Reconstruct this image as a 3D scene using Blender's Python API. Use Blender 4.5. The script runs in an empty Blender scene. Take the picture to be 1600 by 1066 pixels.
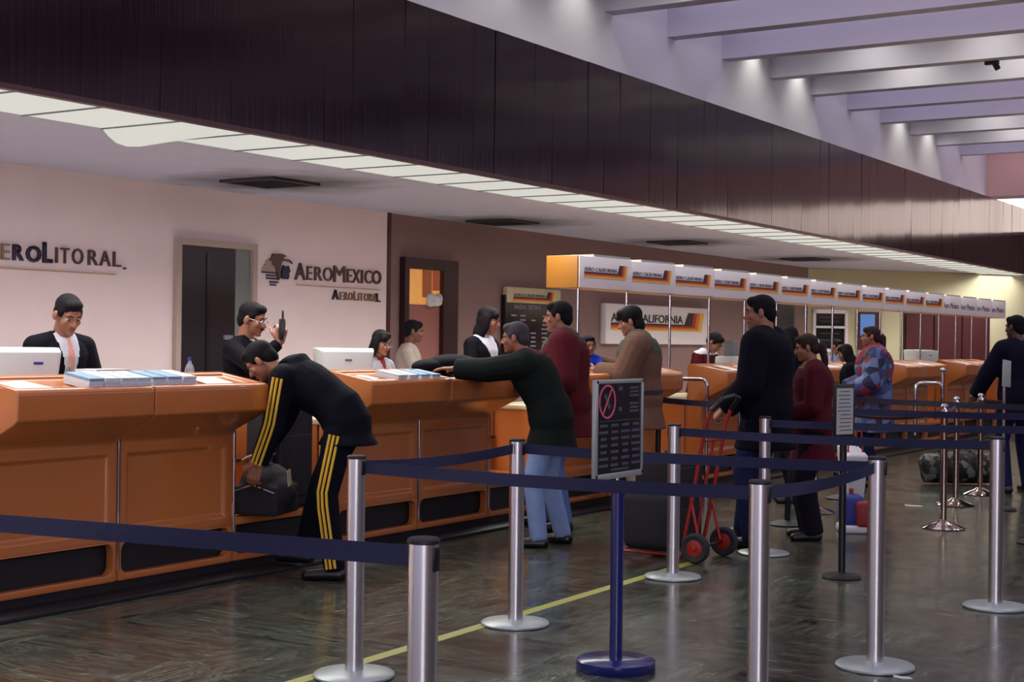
import bpy, bmesh, math, random
from mathutils import Vector, Matrix, Euler
random.seed(7)
S = bpy.context.scene
C = S.collection
PI = math.pi

# ------------------------------------------------------------------ camera
YAW = math.radians(32.4)
cam_d = bpy.data.cameras.new('camera'); cam = bpy.data.objects.new('camera', cam_d); C.objects.link(cam)
cam_d.sensor_width = 36; cam_d.lens = 36 * 2300 / 1600; cam_d.clip_end = 200; cam_d.clip_start = .05
cam_d.shift_y = -2 / 1600
cam.matrix_world = (Matrix.Translation((0, 0, 1.45)) @ Matrix.Rotation(YAW, 4, 'Z') @ Matrix.Rotation(PI / 2, 4, 'X')
                    @ Matrix.Rotation(math.radians(.7), 4, 'Z'))
S.camera = cam
# ------------------------------------------------------------------ light and exposure
S.view_settings.view_transform = 'Standard'; S.view_settings.look = 'None'
S.view_settings.gamma = 1; S.view_settings.use_curve_mapping = False
S.view_settings.exposure = 0.0
W = bpy.data.worlds.new('hall_daylight'); S.world = W; W.use_nodes = True
bg = W.node_tree.nodes['Background']; bg.inputs[0].default_value = (.60, .56, .72, 1); bg.inputs[1].default_value = 1.35

def area(name, loc, direction, sx, sy, power, color):
    l = bpy.data.lights.new(name, 'AREA'); l.shape = 'RECTANGLE'; l.size = sx; l.size_y = sy; l.energy = power; l.color = color
    o = bpy.data.objects.new(name, l); C.objects.link(o); o.location = loc
    o.rotation_euler = Vector(direction).to_track_quat('-Z', 'Y').to_euler(); return o
area('rear_fill_light', (4.6, -5.5, 3.0), (-.62, .80, -.20), 2.6, 2.6, 290, (1, .95, .93))  # soft fill added behind the camera to brighten posts and counters
for k_ in range(3):                       # fluorescent tubes of the luminous strip: louvred, so their light goes mostly down
    a_ = area('strip_tubes', (-6.86, 1.6 + k_ * 10.6, 2.735), (0, 0, -1), 0.8, 10.5, 225, (1, .98, .90)); a_.data.spread = math.radians(150)
    a_.rotation_euler = (0, 0, 0)

area('upper_fill_light', (5.0, 13, 3.75), (-1, 0, .12), 30, 1.0, 120, (.94, .92, 1))  # unseen area light added to brighten the white wall and beams
def spot(name, loc, power, color, ang=150, blend=.9, r=.05):
    l = bpy.data.lights.new(name, 'SPOT'); l.energy = power; l.color = color; l.spot_size = math.radians(ang); l.spot_blend = blend
    l.shadow_soft_size = r
    o = bpy.data.objects.new(name, l); C.objects.link(o); o.location = loc; return o

# ------------------------------------------------------------------ materials
def s2l(c):
    c = c / 255.
    return c / 12.92 if c <= .04045 else ((c + .055) / 1.055) ** 2.4
def rgb(*c): return (s2l(c[0]), s2l(c[1]), s2l(c[2]), 1)
def mat(name, c, rough=.6, metal=0, var=.0, scale=8, bump=0, coat=0, emit=None, es=1, spec=None, stretch=None):
    m = bpy.data.materials.new(name); m.use_nodes = True; nt = m.node_tree; b = nt.nodes['Principled BSDF']
    b.inputs['Base Color'].default_value = rgb(*c); b.inputs['Roughness'].default_value = rough; b.inputs['Metallic'].default_value = metal
    if spec is not None: b.inputs['Specular IOR Level'].default_value = spec
    if coat: b.inputs['Coat Weight'].default_value = coat; b.inputs['Coat Roughness'].default_value = .08
    if emit: b.inputs['Emission Color'].default_value = rgb(*emit); b.inputs['Emission Strength'].default_value = es
    if var or bump:
        tc = nt.nodes.new('ShaderNodeTexCoord'); mp = nt.nodes.new('ShaderNodeMapping'); nz = nt.nodes.new('ShaderNodeTexNoise')
        nt.links.new(tc.outputs['Object'], mp.inputs[0]); nt.links.new(mp.outputs[0], nz.inputs['Vector'])
        if stretch: mp.inputs['Scale'].default_value = stretch
        nz.inputs['Scale'].default_value = scale; nz.inputs['Detail'].default_value = 5
        if var:
            mx = nt.nodes.new('ShaderNodeMix'); mx.data_type = 'RGBA'
            mx.inputs[6].default_value = tuple(v * (1 - var) for v in rgb(*c)[:3]) + (1,)
            mx.inputs[7].default_value = tuple(min(1, v * (1 + var)) for v in rgb(*c)[:3]) + (1,)
            nt.links.new(nz.outputs['Fac'], mx.inputs[0]); nt.links.new(mx.outputs[2], b.inputs['Base Color'])
        if bump:
            bp = nt.nodes.new('ShaderNodeBump'); bp.inputs['Strength'].default_value = bump; bp.inputs['Distance'].default_value = .01
            nt.links.new(nz.outputs['Fac'], bp.inputs['Height']); nt.links.new(bp.outputs[0], b.inputs['Normal'])
    return m
M = {}
M['pink_wall'] = mat('pink_plaster', (232, 212, 214), .75, var=.06, scale=3, bump=.15)
M['brown_wall'] = mat('brown_plaster', (134, 106, 104), .75, var=.08, scale=6, bump=.15)
M['yellow_wall'] = mat('cream_plaster', (186, 178, 148), .75, var=.05, scale=3)
M['white_wall'] = mat('white_plaster', (214, 208, 214), .8, var=.03, scale=2)
M['beam'] = mat('beam_paint', (206, 200, 212), .7, var=.02, scale=3)
M['salmon'] = mat('salmon_plaster', (232, 188, 178), .8)
M['orange'] = mat('orange_fibreglass', (174, 100, 50), .28, var=.05, scale=3, coat=.4)
M['orange_sign'] = mat('amber_plastic', (170, 112, 40), .4)
M['black'] = mat('black_rubber', (16, 12, 18), .55)
M['blackgloss'] = mat('black_plastic', (14, 12, 20), .3)
M['chrome'] = mat('chrome', (205, 200, 205), .12, 1)
M['warmchrome'] = mat('polished_steel', (190, 170, 160), .1, 1)
M['alu'] = mat('satin_aluminium', (214, 210, 216), .30, 1)
M['alu_base'] = mat('aluminium_plate', (165, 172, 172), .4, .6)
M['belt'] = mat('navy_webbing', (12, 17, 60), .7, var=.1, scale=80)
M['belt_black'] = mat('black_webbing', (22, 18, 44), .7)
M['rope'] = mat('burgundy_plush', (58, 18, 30), .85)
M['white_plastic'] = mat('white_plastic', (196, 200, 198), .4)
M['paper'] = mat('white_paper', (198, 198, 204), .6)
M['paper_blue'] = mat('blue_printed_paper', (120, 150, 175), .6, var=.3, scale=30)
M['paper_blue2'] = mat('teal_printed_paper', (176, 190, 196), .6, var=.3, scale=25)
M['grey_paper'] = mat('grey_paper', (165, 168, 165), .6)
M['navy'] = mat('navy_letter', (28, 18, 52), .4)
M['brown_letter'] = mat('bronze_letter', (88, 66, 56), .4, .3)
M['gold_letter'] = mat('tan_letter', (176, 152, 110), .4, .2)
M['tan_letter'] = mat('pale_bronze_letter', (140, 118, 96), .4, .3)
M['door_dark'] = mat('dark_door', (26, 16, 26), .35)
M['door_frame'] = mat('painted_door_frame', (176, 156, 148), .6)
M['mahogany'] = mat('mahogany', (44, 16, 22), .4, var=.2, scale=10, stretch=(1, 1, .1))
M['redpanel'] = mat('red_brown_panel', (70, 28, 30), .4, var=.1)
M['grey_panel'] = mat('grey_panel', (120, 122, 124), .5)
M['sign_white'] = mat('sign_white', (228, 220, 224), .45)
M['sign_cream'] = mat('sign_cream', (196, 182, 150), .5)
M['s_dark'] = mat('sign_maroon', (58, 18, 26), .5); M['s_red'] = mat('sign_red', (160, 52, 30), .5)
M['s_orange'] = mat('sign_orange', (214, 110, 36), .5); M['s_yellow'] = mat('sign_yellow', (226, 176, 66), .5)
M['ink'] = mat('sign_ink', (26, 20, 26), .5); M['inkgrey'] = mat('faint_ink', (90, 84, 96), .5)
M['pinkred'] = mat('prohibition_red', (200, 84, 110), .5)
M['print'] = mat('pale_print', (66, 62, 82), .6)
M['print2'] = mat('chalk_print', (140, 134, 150), .6)
M['blue_post'] = mat('blue_enamel', (20, 26, 92), .25, coat=.4)
M['red_metal'] = mat('red_enamel', (150, 26, 24), .35)
M['tyre'] = mat('tyre_rubber', (34, 32, 36), .8)
M['blackfabric'] = mat('black_nylon', (22, 18, 26), .8, var=.3, scale=40, bump=.3)
M['yellow_tape'] = mat('yellow_floor_tape', (150, 148, 62), .45, var=.12, scale=6)
M['duffel'] = mat('patterned_cloth', (70, 68, 66), .8, var=.9, scale=14)
M['bag_blue'] = mat('blue_nylon', (34, 44, 130), .6); M['bag_red'] = mat('red_nylon', (140, 30, 40), .6)
M['bag_white'] = mat('white_vinyl', (200, 196, 204), .5)
M['panel_green'] = mat('dark_green_leaf', (60, 80, 50), .7)
M['screen'] = mat('lit_blue_screen', (60, 90, 150), .4, emit=(90, 130, 190), es=.6)
M['diffuser'] = mat('lit_diffuser', (40, 40, 38), .5, emit=(206, 206, 198), es=1.0)
M['window_glow'] = mat('daylit_glass', (240, 235, 225), .3, emit=(255, 232, 220), es=2.4)
M['bounce_floor'] = mat('pale_bounce_sheet', (214, 206, 196), .6, var=.05)
M['soot'] = mat('sooty_metal', (60, 54, 62), .7)

def mix_node(nt, fac, a, b):
    m = nt.nodes.new('ShaderNodeMix'); m.data_type = 'RGBA'
    if isinstance(fac, float): m.inputs[0].default_value = fac
    else: nt.links.new(fac, m.inputs[0])
    for i, v in ((6, a), (7, b)):
        if isinstance(v, tuple): m.inputs[i].default_value = v
        else: nt.links.new(v, m.inputs[i])
    return m.outputs[2]
def math_node(nt, op, a, b=None, c=None, clamp=False):
    m = nt.nodes.new('ShaderNodeMath'); m.operation = op; m.use_clamp = clamp
    for i, v in enumerate((a, b, c)):
        if v is None: continue
        if isinstance(v, (int, float)): m.inputs[i].default_value = v
        else: nt.links.new(v, m.inputs[i])
    return m.outputs[0]

def floor_material():
    m = bpy.data.materials.new('streaked_marble_tiles'); m.use_nodes = True; nt = m.node_tree; L = nt.links.new
    b = nt.nodes['Principled BSDF']; tc = nt.nodes.new('ShaderNodeTexCoord')
    mp = nt.nodes.new('ShaderNodeMapping'); mp.inputs['Scale'].default_value = (2.3, 2.3, 1); L(tc.outputs['Object'], mp.inputs[0])
    fl = nt.nodes.new('ShaderNodeVectorMath'); fl.operation = 'FLOOR'; L(mp.outputs[0], fl.inputs[0])
    wn = nt.nodes.new('ShaderNodeTexWhiteNoise'); wn.noise_dimensions = '2D'; L(fl.outputs[0], wn.inputs['Vector'])
    ang = math_node(nt, 'MULTIPLY', math_node(nt, 'SNAP', wn.outputs['Value'], .25), 6.2831)
    vr = nt.nodes.new('ShaderNodeVectorRotate'); vr.rotation_type = 'Z_AXIS'; L(tc.outputs['Object'], vr.inputs['Vector']); L(ang, vr.inputs['Angle'])
    off = nt.nodes.new('ShaderNodeVectorMath'); off.operation = 'ADD'; L(vr.outputs[0], off.inputs[0]); L(wn.outputs['Color'], off.inputs[1])
    m2 = nt.nodes.new('ShaderNodeMapping'); m2.inputs['Scale'].default_value = (1.7, 9, 1); L(off.outputs[0], m2.inputs[0])
    nz = nt.nodes.new('ShaderNodeTexNoise'); nz.inputs['Scale'].default_value = 1.6; nz.inputs['Detail'].default_value = 5; nz.inputs['Roughness'].default_value = .6
    nz.inputs['Distortion'].default_value = 1.2
    L(m2.outputs[0], nz.inputs['Vector'])
    cr = nt.nodes.new('ShaderNodeValToRGB'); e = cr.color_ramp.elements
    e[0].position = .30; e[0].color = rgb(26, 24, 30); e[1].position = .92; e[1].color = rgb(156, 160, 154)
    for p, c in ((.36, (34, 37, 38)), (.43, (86, 92, 82)), (.485, (54, 46, 43)), (.55, (108, 116, 102)), (.61, (62, 58, 56)), (.70, (134, 142, 130))):
        el = cr.color_ramp.elements.new(p); el.color = rgb(*c)
    L(nz.outputs['Fac'], cr.inputs[0])
    cr2 = nt.nodes.new('ShaderNodeValToRGB'); e = cr2.color_ramp.elements
    e[0].position = 0; e[0].color = rgb(176, 140, 130); e[1].position = 1; e[1].color = rgb(240, 246, 236)
    el = cr2.color_ramp.elements.new(.35); el.color = rgb(225, 225, 212)
    el = cr2.color_ramp.elements.new(.7); el.color = rgb(170, 176, 176)
    L(wn.outputs['Value'], cr2.inputs[0])
    mu = nt.nodes.new('ShaderNodeMix'); mu.data_type = 'RGBA'; mu.blend_type = 'MULTIPLY'; mu.inputs[0].default_value = .8
    L(cr.outputs[0], mu.inputs[6]); L(cr2.outputs[0], mu.inputs[7])
    L(mu.outputs[2], b.inputs['Base Color'])
    n3 = nt.nodes.new('ShaderNodeTexNoise'); n3.inputs['Scale'].default_value = 3; n3.inputs['Detail'].default_value = 4; L(tc.outputs['Object'], n3.inputs['Vector'])
    L(math_node(nt, 'MULTIPLY_ADD', n3.outputs['Fac'], .22, .10), b.inputs['Roughness']); b.inputs['Specular IOR Level'].default_value = .26
    bp = nt.nodes.new('ShaderNodeBump'); bp.inputs['Strength'].default_value = .06; bp.inputs['Distance'].default_value = .02
    L(n3.outputs['Fac'], bp.inputs['Height']); L(bp.outputs[0], b.inputs['Normal'])
    return m
M['floor'] = floor_material()

VENTS = [(-8.45, 9.45), (-8.9, 13.8), (-8.6, 17.6), (-8.45, 21.8)]
def soffit_material():
    m = bpy.data.materials.new('stippled_soffit_paint'); m.use_nodes = True; nt = m.node_tree; L = nt.links.new
    b = nt.nodes['Principled BSDF']; b.inputs['Roughness'].default_value = .8
    tc = nt.nodes.new('ShaderNodeTexCoord'); geo = nt.nodes.new('ShaderNodeNewGeometry')
    nz = nt.nodes.new('ShaderNodeTexNoise'); nz.inputs['Scale'].default_value = 2.5; nz.inputs['Detail'].default_value = 6; L(tc.outputs['Object'], nz.inputs['Vector'])
    acc = None
    for (x, y) in VENTS:                          # soot blown onto the paint around each air vent
        vm = nt.nodes.new('ShaderNodeVectorMath'); vm.operation = 'DISTANCE'; L(geo.outputs['Position'], vm.inputs[0]); vm.inputs[1].default_value = (x, y + .1, 2.77)
        d = math_node(nt, 'MULTIPLY_ADD', nz.outputs['Fac'], .7, vm.outputs['Value'])
        f = math_node(nt, 'SUBTRACT', 1.0, math_node(nt, 'DIVIDE', math_node(nt, 'SUBTRACT', d, .72, clamp=True), .70), clamp=True)
        acc = f if acc is None else math_node(nt, 'MAXIMUM', acc, f)
    base = mix_node(nt, nz.outputs['Fac'], rgb(172, 172, 196), rgb(184, 184, 206))
    col = mix_node(nt, math_node(nt, 'MULTIPLY', acc, .8), base, rgb(42, 36, 44)); L(col, b.inputs['Base Color'])
    n2 = nt.nodes.new('ShaderNodeTexNoise'); n2.inputs['Scale'].default_value = 40; L(tc.outputs['Object'], n2.inputs['Vector'])
    bp = nt.nodes.new('ShaderNodeBump'); bp.inputs['Strength'].default_value = .5; bp.inputs['Distance'].default_value = .01; L(n2.outputs['Fac'], bp.inputs['Height'])
    L(bp.outputs[0], b.inputs['Normal']); return m
M['soffit'] = soffit_material()

def fascia_material():
    m = bpy.data.materials.new('varnished_dark_veneer'); m.use_nodes = True; nt = m.node_tree; L = nt.links.new
    b = nt.nodes['Principled BSDF']; tc = nt.nodes.new('ShaderNodeTexCoord'); mp = nt.nodes.new('ShaderNodeMapping')
    mp.inputs['Scale'].default_value = (1, 26, .5); L(tc.outputs['Object'], mp.inputs[0])
    nz = nt.nodes.new('ShaderNodeTexNoise'); nz.inputs['Scale'].default_value = 1.4; nz.inputs['Detail'].default_value = 6; L(mp.outputs[0], nz.inputs['Vector'])
    L(mix_node(nt, nz.outputs['Fac'], rgb(14, 3, 18), rgb(36, 14, 22)), b.inputs['Base Color'])
    L(math_node(nt, 'MULTIPLY_ADD', nz.outputs['Fac'], .16, .03), b.inputs['Roughness'])
    b.inputs['Specular IOR Level'].default_value = .36; b.inputs['Specular Tint'].default_value = (1, .70, .66, 1)
    bp = nt.nodes.new('ShaderNodeBump'); bp.inputs['Strength'].default_value = .16; bp.inputs['Distance'].default_value = .01; L(nz.outputs['Fac'], bp.inputs['Height'])
    L(bp.outputs[0], b.inputs['Normal']); return m
M['fascia'] = fascia_material()
def patchwork(name, cols, scale=9):
    m = bpy.data.materials.new(name); m.use_nodes = True; nt = m.node_tree; L = nt.links.new; b = nt.nodes['Principled BSDF']; b.inputs['Roughness'].default_value = .8
    tc = nt.nodes.new('ShaderNodeTexCoord'); v = nt.nodes.new('ShaderNodeTexVoronoi'); v.inputs['Scale'].default_value = scale; L(tc.outputs['Object'], v.inputs['Vector'])
    sp = nt.nodes.new('ShaderNodeSeparateColor'); L(v.outputs['Color'], sp.inputs[0])
    cr = nt.nodes.new('ShaderNodeValToRGB'); cr.color_ramp.interpolation = 'CONSTANT'; e = cr.color_ramp.elements
    e[0].color = rgb(*cols[0]); e[0].position = 0; e[1].position = 1 / len(cols); e[1].color = rgb(*cols[1])
    for i, c in enumerate(cols[2:], 2):
        el = e.new(i / len(cols)); el.color = rgb(*c)
    L(sp.outputs[0], cr.inputs[0]); L(cr.outputs[0], b.inputs['Base Color']); return m
M['duffel'] = patchwork('patterned_duffel_cloth', [(30, 28, 34), (92, 90, 88), (44, 42, 46), (120, 118, 112), (26, 24, 30)], 16)
M['colourful'] = patchwork('patchwork_knit', [(48, 62, 110), (30, 26, 60), (80, 96, 140), (130, 36, 56), (44, 70, 110), (26, 24, 50), (96, 110, 150), (60, 40, 90)], 11)

# ------------------------------------------------------------------ helpers
def bx(bm, c, s, rot=None, mi=0):
    r = bmesh.ops.create_cube(bm, size=1); vs = r['verts']
    mx = Matrix.Translation(c) @ (rot if rot else Matrix.Identity(4)) @ Matrix.Diagonal((s[0], s[1], s[2], 1))
    bmesh.ops.transform(bm, matrix=mx, verts=vs); return vs
def cyl(bm, p0, p1, r0, r1=None, seg=16, caps=True):
    p0 = Vector(p0); p1 = Vector(p1); r1 = r0 if r1 is None else r1; d = p1 - p0
    r = bmesh.ops.create_cone(bm, cap_ends=caps, segments=seg, radius1=r0, radius2=r1, depth=d.length)
    q = d.to_track_quat('Z', 'Y').to_matrix().to_4x4()
    bmesh.ops.transform(bm, matrix=Matrix.Translation((p0 + p1) / 2) @ q, verts=r['verts']); return r['verts']
def ell(bm, c, r, rot=None, u=14, v=10):
    s = bmesh.ops.create_uvsphere(bm, u_segments=u, v_segments=v, radius=1)
    bmesh.ops.transform(bm, matrix=Matrix.Translation(c) @ (rot if rot else Matrix.Identity(4)) @ Matrix.Diagonal((r[0], r[1], r[2], 1)), verts=s['verts'])
    return s['verts']
def tube(bm, pts, r, seg=10, closed=False):
    pts = [Vector(p) for p in pts]; rings = []; n = len(pts)
    rr = r if isinstance(r, (list, tuple)) else [r] * n
    prev = None
    for i, p in enumerate(pts):
        a = pts[max(i - 1, 0)]; b = pts[min(i + 1, n - 1)]; t = (b - a).normalized()
        if prev is None:
            up = Vector((0, 0, 1)) if abs(t.z) < .9 else Vector((1, 0, 0)); x = t.cross(up).normalized()
        else: x = (prev - t * prev.dot(t)).normalized()
        prev = x; y = t.cross(x)
        rings.append([bm.verts.new(p + (x * math.cos(2 * PI * k / seg) + y * math.sin(2 * PI * k / seg)) * rr[i]) for k in range(seg)])
    for i in range(n - 1):
        for k in range(seg): bm.faces.new((rings[i][k], rings[i][(k + 1) % seg], rings[i + 1][(k + 1) % seg], rings[i + 1][k]))
    bm.faces.new(rings[0][::-1]); bm.faces.new(rings[-1])
def lathe(bm, prof, seg=32, c=(0, 0, 0)):
    rings = [[bm.verts.new((c[0] + r * math.cos(2 * PI * k / seg), c[1] + r * math.sin(2 * PI * k / seg), c[2] + z)) for k in range(seg)] for r, z in prof]
    for i in range(len(rings) - 1):
        for k in range(seg): bm.faces.new((rings[i][k], rings[i][(k + 1) % seg], rings[i + 1][(k + 1) % seg], rings[i + 1][k]))
    bm.faces.new(rings[0][::-1]); bm.faces.new(rings[-1])
def prism(bm, pts, axis_fn, t):
    """closed outline pts (a, b) extruded by t: axis_fn(a, b, s) gives the point."""
    A = [bm.verts.new(axis_fn(a, b, 0)) for a, b in pts]; B = [bm.verts.new(axis_fn(a, b, t)) for a, b in pts]; n = len(pts)
    bm.faces.new(A); bm.faces.new(B[::-1])
    for i in range(n): bm.faces.new((A[i], B[i], B[(i + 1) % n], A[(i + 1) % n]))
def finish(bm):
    bmesh.ops.recalc_face_normals(bm, faces=bm.faces)
def obj(name, bm, m, parent=None, smooth=False, bevel=0, seg=2):
    finish(bm)
    if bevel:
        ed = [e for e in bm.edges if len(e.link_faces) == 2 and e.calc_face_angle() > .5]
        bmesh.ops.bevel(bm, geom=ed, offset=bevel, segments=seg, affect='EDGES', profile=.5, clamp_overlap=True)
    me = bpy.data.meshes.new(name); bm.to_mesh(me); bm.free()
    for x in (m if isinstance(m, (list, tuple)) else [m]): me.materials.append(x)
    if smooth or bevel:
        me.polygons.foreach_set('use_smooth', [True] * len(me.polygons))
        me.set_sharp_from_angle(angle=math.radians(38))
    o = bpy.data.objects.new(name, me); C.objects.link(o)
    if parent is not None: o.parent = parent
    return o
def tag(o, label, cat, group=None, kind=None):
    if label: o['label'] = label
    if cat: o['category'] = cat
    if group: o['group'] = group
    if kind: o['kind'] = kind
    return o
def struct(o): o['kind'] = 'structure'; return o
def thing(name, label, cat, loc=(0, 0, 0), rz=0, group=None, sc=1):
    o = bpy.data.objects.new(name, None); C.objects.link(o); o.location = loc; o.rotation_euler = (0, 0, rz); o.scale = (sc, sc, sc)
    o.empty_display_size = .1
    return tag(o, label, cat, group)
def dup(root, loc, rz=None, label=None, group=None):
    def cp(o, par):
        c = o.copy(); C.objects.link(c); c.parent = par
        for ch in [x for x in KIDS.get(o.name, [])]: cp(ch, c)
        return c
    r = cp(root, root.parent); r.location = loc
    if rz is not None: r.rotation_euler = (0, 0, rz)
    if label: r['label'] = label
    if group: r['group'] = group
    return r
KIDS = {}
def learn(root):
    for o in list(C.objects):
        if o.parent: 
            l = KIDS.setdefault(o.parent.name, [])
            if o not in l: l.append(o)
def text_mesh(txt, size, depth=.004, bold=0):
    cu = bpy.data.curves.new('t', 'FONT'); cu.body = txt; cu.size = size; cu.extrude = depth; cu.offset = bold; cu.resolution_u = 3
    o = bpy.data.objects.new('t', cu); C.objects.link(o); dg = bpy.context.evaluated_depsgraph_get()
    me = bpy.data.meshes.new_from_object(o.evaluated_get(dg)); bpy.data.objects.remove(o); bpy.data.curves.remove(cu); return me
RXY = Matrix(((0, 0, 1, 0), (1, 0, 0, 0), (0, 1, 0, 0), (0, 0, 0, 1)))   # text lying in a wall that faces +X
def text_obj(name, txt, m, parent, x, y0, y1, z, h, bold=0, depth=.004, frame=None):
    """fit the text between y0 and y1 (or frame matrix) with cap height h, baseline z."""
    me = text_mesh(txt, 1, 0, bold); xs = [v.co.x for v in me.vertices]; ys = [v.co.y for v in me.vertices]
    x0, x1 = min(xs), max(xs); b0, b1 = min(ys), max(ys)
    sx = (y1 - y0) / max(x1 - x0, 1e-6); sy = h / max(b1 - b0, 1e-6)
    bm = bmesh.new(); bm.from_mesh(me); bpy.data.meshes.remove(me)
    g = bmesh.ops.extrude_face_region(bm, geom=bm.faces[:]); vs = [e for e in g['geom'] if isinstance(e, bmesh.types.BMVert)]
    for v in vs: v.co.z += 1
    for v in bm.verts: v.co = Vector(((v.co.x - x0) * sx + y0, (v.co.y - b0) * sy + z, v.co.z * depth))
    F = frame if frame else Matrix.Translation((x, 0, 0)) @ RXY
    bmesh.ops.transform(bm, matrix=F, verts=bm.verts)
    return obj(name, bm, m, parent)

# ------------------------------------------------------------------ shell of the hall
ZS, ZF, ZB = 2.77, 3.9, 4.8
bm = bmesh.new(); bx(bm, (-1.2, 13, -.05), (18, 40, .1)); struct(obj('floor', bm, M['floor']))
bm = bmesh.new(); bx(bm, (-9.5, 3.18, 1.385), (.2, 18.36, 2.77)); struct(obj('wall_left', bm, M['pink_wall']))
bm = bmesh.new(); bx(bm, (-9.53, 18.5, 1.385), (.2, 12.28, 2.77)); struct(obj('wall_left', bm, M['brown_wall']))
bm = bmesh.new(); prism(bm, [(-9.43, 24.5), (-6.42, 28.6), (-6.42, 28.8), (-9.63, 28.8), (-9.63, 24.5)], lambda a, b, s: (a, b, s), 2.765); struct(obj('wall_back', bm, M['yellow_wall']))
bm = bmesh.new(); prism(bm, [(-9.6, -6), (-7.28, -6), (-7.28, 29), (-9.6, 29)], lambda a, b, s: (a, b, 2.77 + s), .12); struct(obj('ceiling', bm, M['soffit']))
bm = bmesh.new(); bx(bm, (-7.33, 11.5, 4.1), (.12, 35, 2.4)); struct(obj('wall_upper', bm, M['white_wall']))
bm = bmesh.new(); bx(bm, (-6.85, 11.5, 3.86), (.86, 35, .05)); struct(obj('trim_1', bm, M['mahogany']))
upper = bmesh.new(); bx(upper, (-1.1, 11, 5.6), (12.6, 36, .12)); ceil = struct(obj('ceiling', upper, M['white_wall']))
M['bay_glow'] = mat('bay_glow_pane', (200, 200, 215), .4, emit=(180, 174, 196), es=1.9)  # glow of the panes added between the beams
for i in range(26):                      # unseen glowing panes added to light the beams; the bays with lamps are closed
    yb = 14.565 + 1.44 * (i - 14)
    if yb > 27 or i in (11, 12, 15, 16, 19, 20): continue
    q = bmesh.new(); bx(q, (-1.1, yb + .92, 5.535), (12.0, 1.1, .02)); obj('glow_pane', q, M['bay_glow'], ceil)
for i in range(26):
    y = 14.565 + 1.44 * (i - 14)
    if y > 27.4: break
    b = bmesh.new(); bx(b, (-1.1, y + .1, 5.17), (12.34, .2, .74)); obj('beam', b, M['beam'], ceil)
# end wall: salmon head, big daylit window above the fascia level, wall below
ew = bmesh.new(); bx(ew, (-1.1, 28.0, 4.93), (12.4, .2, 1.4)); ewall0 = struct(obj('wall_end', ew, M['salmon'])); ew = bmesh.new(); bx(ew, (-.6, 28.0, 1.76), (11.6, .2, 3.52)); bx(ew, (3.5, 28.0, 3.87), (3.2, .2, .72)); ewall = struct(obj('wall_end', ew, M['brown_wall']))
wn = bmesh.new()
bx(wn, (-2.7, 27.94, 3.52), (9.1, .1, .06)); bx(wn, (-2.7, 27.94, 4.2), (9.1, .1, .06))
for k in range(7): bx(wn, (-7.2 + k * 1.5, 27.94, 3.86), (.04, .08, .66))
win = struct(obj('window_1', wn, M['door_frame']))
for k in range(6):
    p = bmesh.new(); bx(p, (-6.45 + k * 1.5, 27.95, 3.86), (1.46, .02, .64)); obj('pane', p, M['window_glow'], win)

b = bmesh.new(); bx(b, (5.2, 13, 1.6), (.2, 34, 3.2)); struct(obj('wall_right', b, M['brown_wall']))
# varnished fascia over the counters, board by board
fr = bmesh.new(); bx(fr, (-6.47, 11.5, 3.3), (.05, 35, 1.1)); fascia = struct(obj('trim_2', fr, M['black']))
y = -4.0; n = 0
bme = []
while y < 28.55:
    w = .30
    b = bmesh.new(); bx(b, (0, 0, 0), (.022, w - .001, 1.17))
    o = obj('board', b, M['fascia'], fascia); o.location = (-6.418 + random.uniform(-.0015, .0015), y + w / 2, 3.325)
    o.rotation_euler = (random.gauss(0, .0006), random.gauss(0, .002), random.gauss(0, .004)); y += w; n += 1
b = bmesh.new(); bx(b, (-6.42, 12.3, 2.752), (.05, 32.6, .03)); struct(obj('trim_3', b, M['redpanel']))

# luminous strip
lt = thing('ceiling_light', 'long glowing white ceiling light strip of diffuser panels above the counters', 'ceiling light', (-6.86, 12, 2.74))
for k in range(52):
    y0 = -4 + k * .62; b = bmesh.new(); sag = (k in (17,))
    nx, ny = 8, 6
    g = []
    for i in range(nx + 1):
        row = []
        for j in range(ny + 1):
            u = i / nx; v = j / ny; x = -7.285 + u * .85; yy = y0 + .006 + v * .608; z = 2.772
            if sag: s = math.sin(PI * v) * max(0, 1 - u * 1.2) ** 1.0; z -= .075 * s; x -= .10 * s
            z -= .006 * math.sin(PI * v) * math.sin(PI * u)
            row.append(b.verts.new((x + 6.86, yy - 12, z - 2.74)))
        g.append(row)
    for i in range(nx):
        for j in range(ny): b.faces.new((g[i][j], g[i][j + 1], g[i + 1][j + 1], g[i + 1][j]))
    o = obj('diffuser_panel', b, M['diffuser'], lt, smooth=True)
b = bmesh.new()
for k in range(53): bx(b, (0, -4 + k * .62 - 12, .03), (.86, .012, .012))
o = obj('divider_bars', b, M['grey_panel'], lt); o['kind'] = 'stuff'
# vents in the soffit
for i, (x, y) in enumerate(VENTS):
    lab = ['sooty square air vent in the soffit nearest the camera, above the doorway', 'sooty air vent in the soffit above the notice board, second from the left',
           'dark air vent in the soffit above the sign boxes, third from the left', 'dark air vent in the soffit farthest along the counters'][i]
    t = thing('ceiling_vent', lab, 'air vent', (x, y, 2.77), 0, 'air vents in the soffit')
    b = bmesh.new()
    for sx, sy, w, h in ((0, .28, .6, .04), (0, -.28, .6, .04), (.28, 0, .04, .52), (-.28, 0, .04, .52)): bx(b, (sx, sy, -.012), (w, h, .024))
    obj('frame', b, M['soot'], t)
    for k in range(7):
        b = bmesh.new(); bx(b, (0, -.225 + k * .075, -.012), (.52, .05, .004), Matrix.Rotation(.6, 4, 'X')); obj('slat', b, M['soot'], t)
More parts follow.
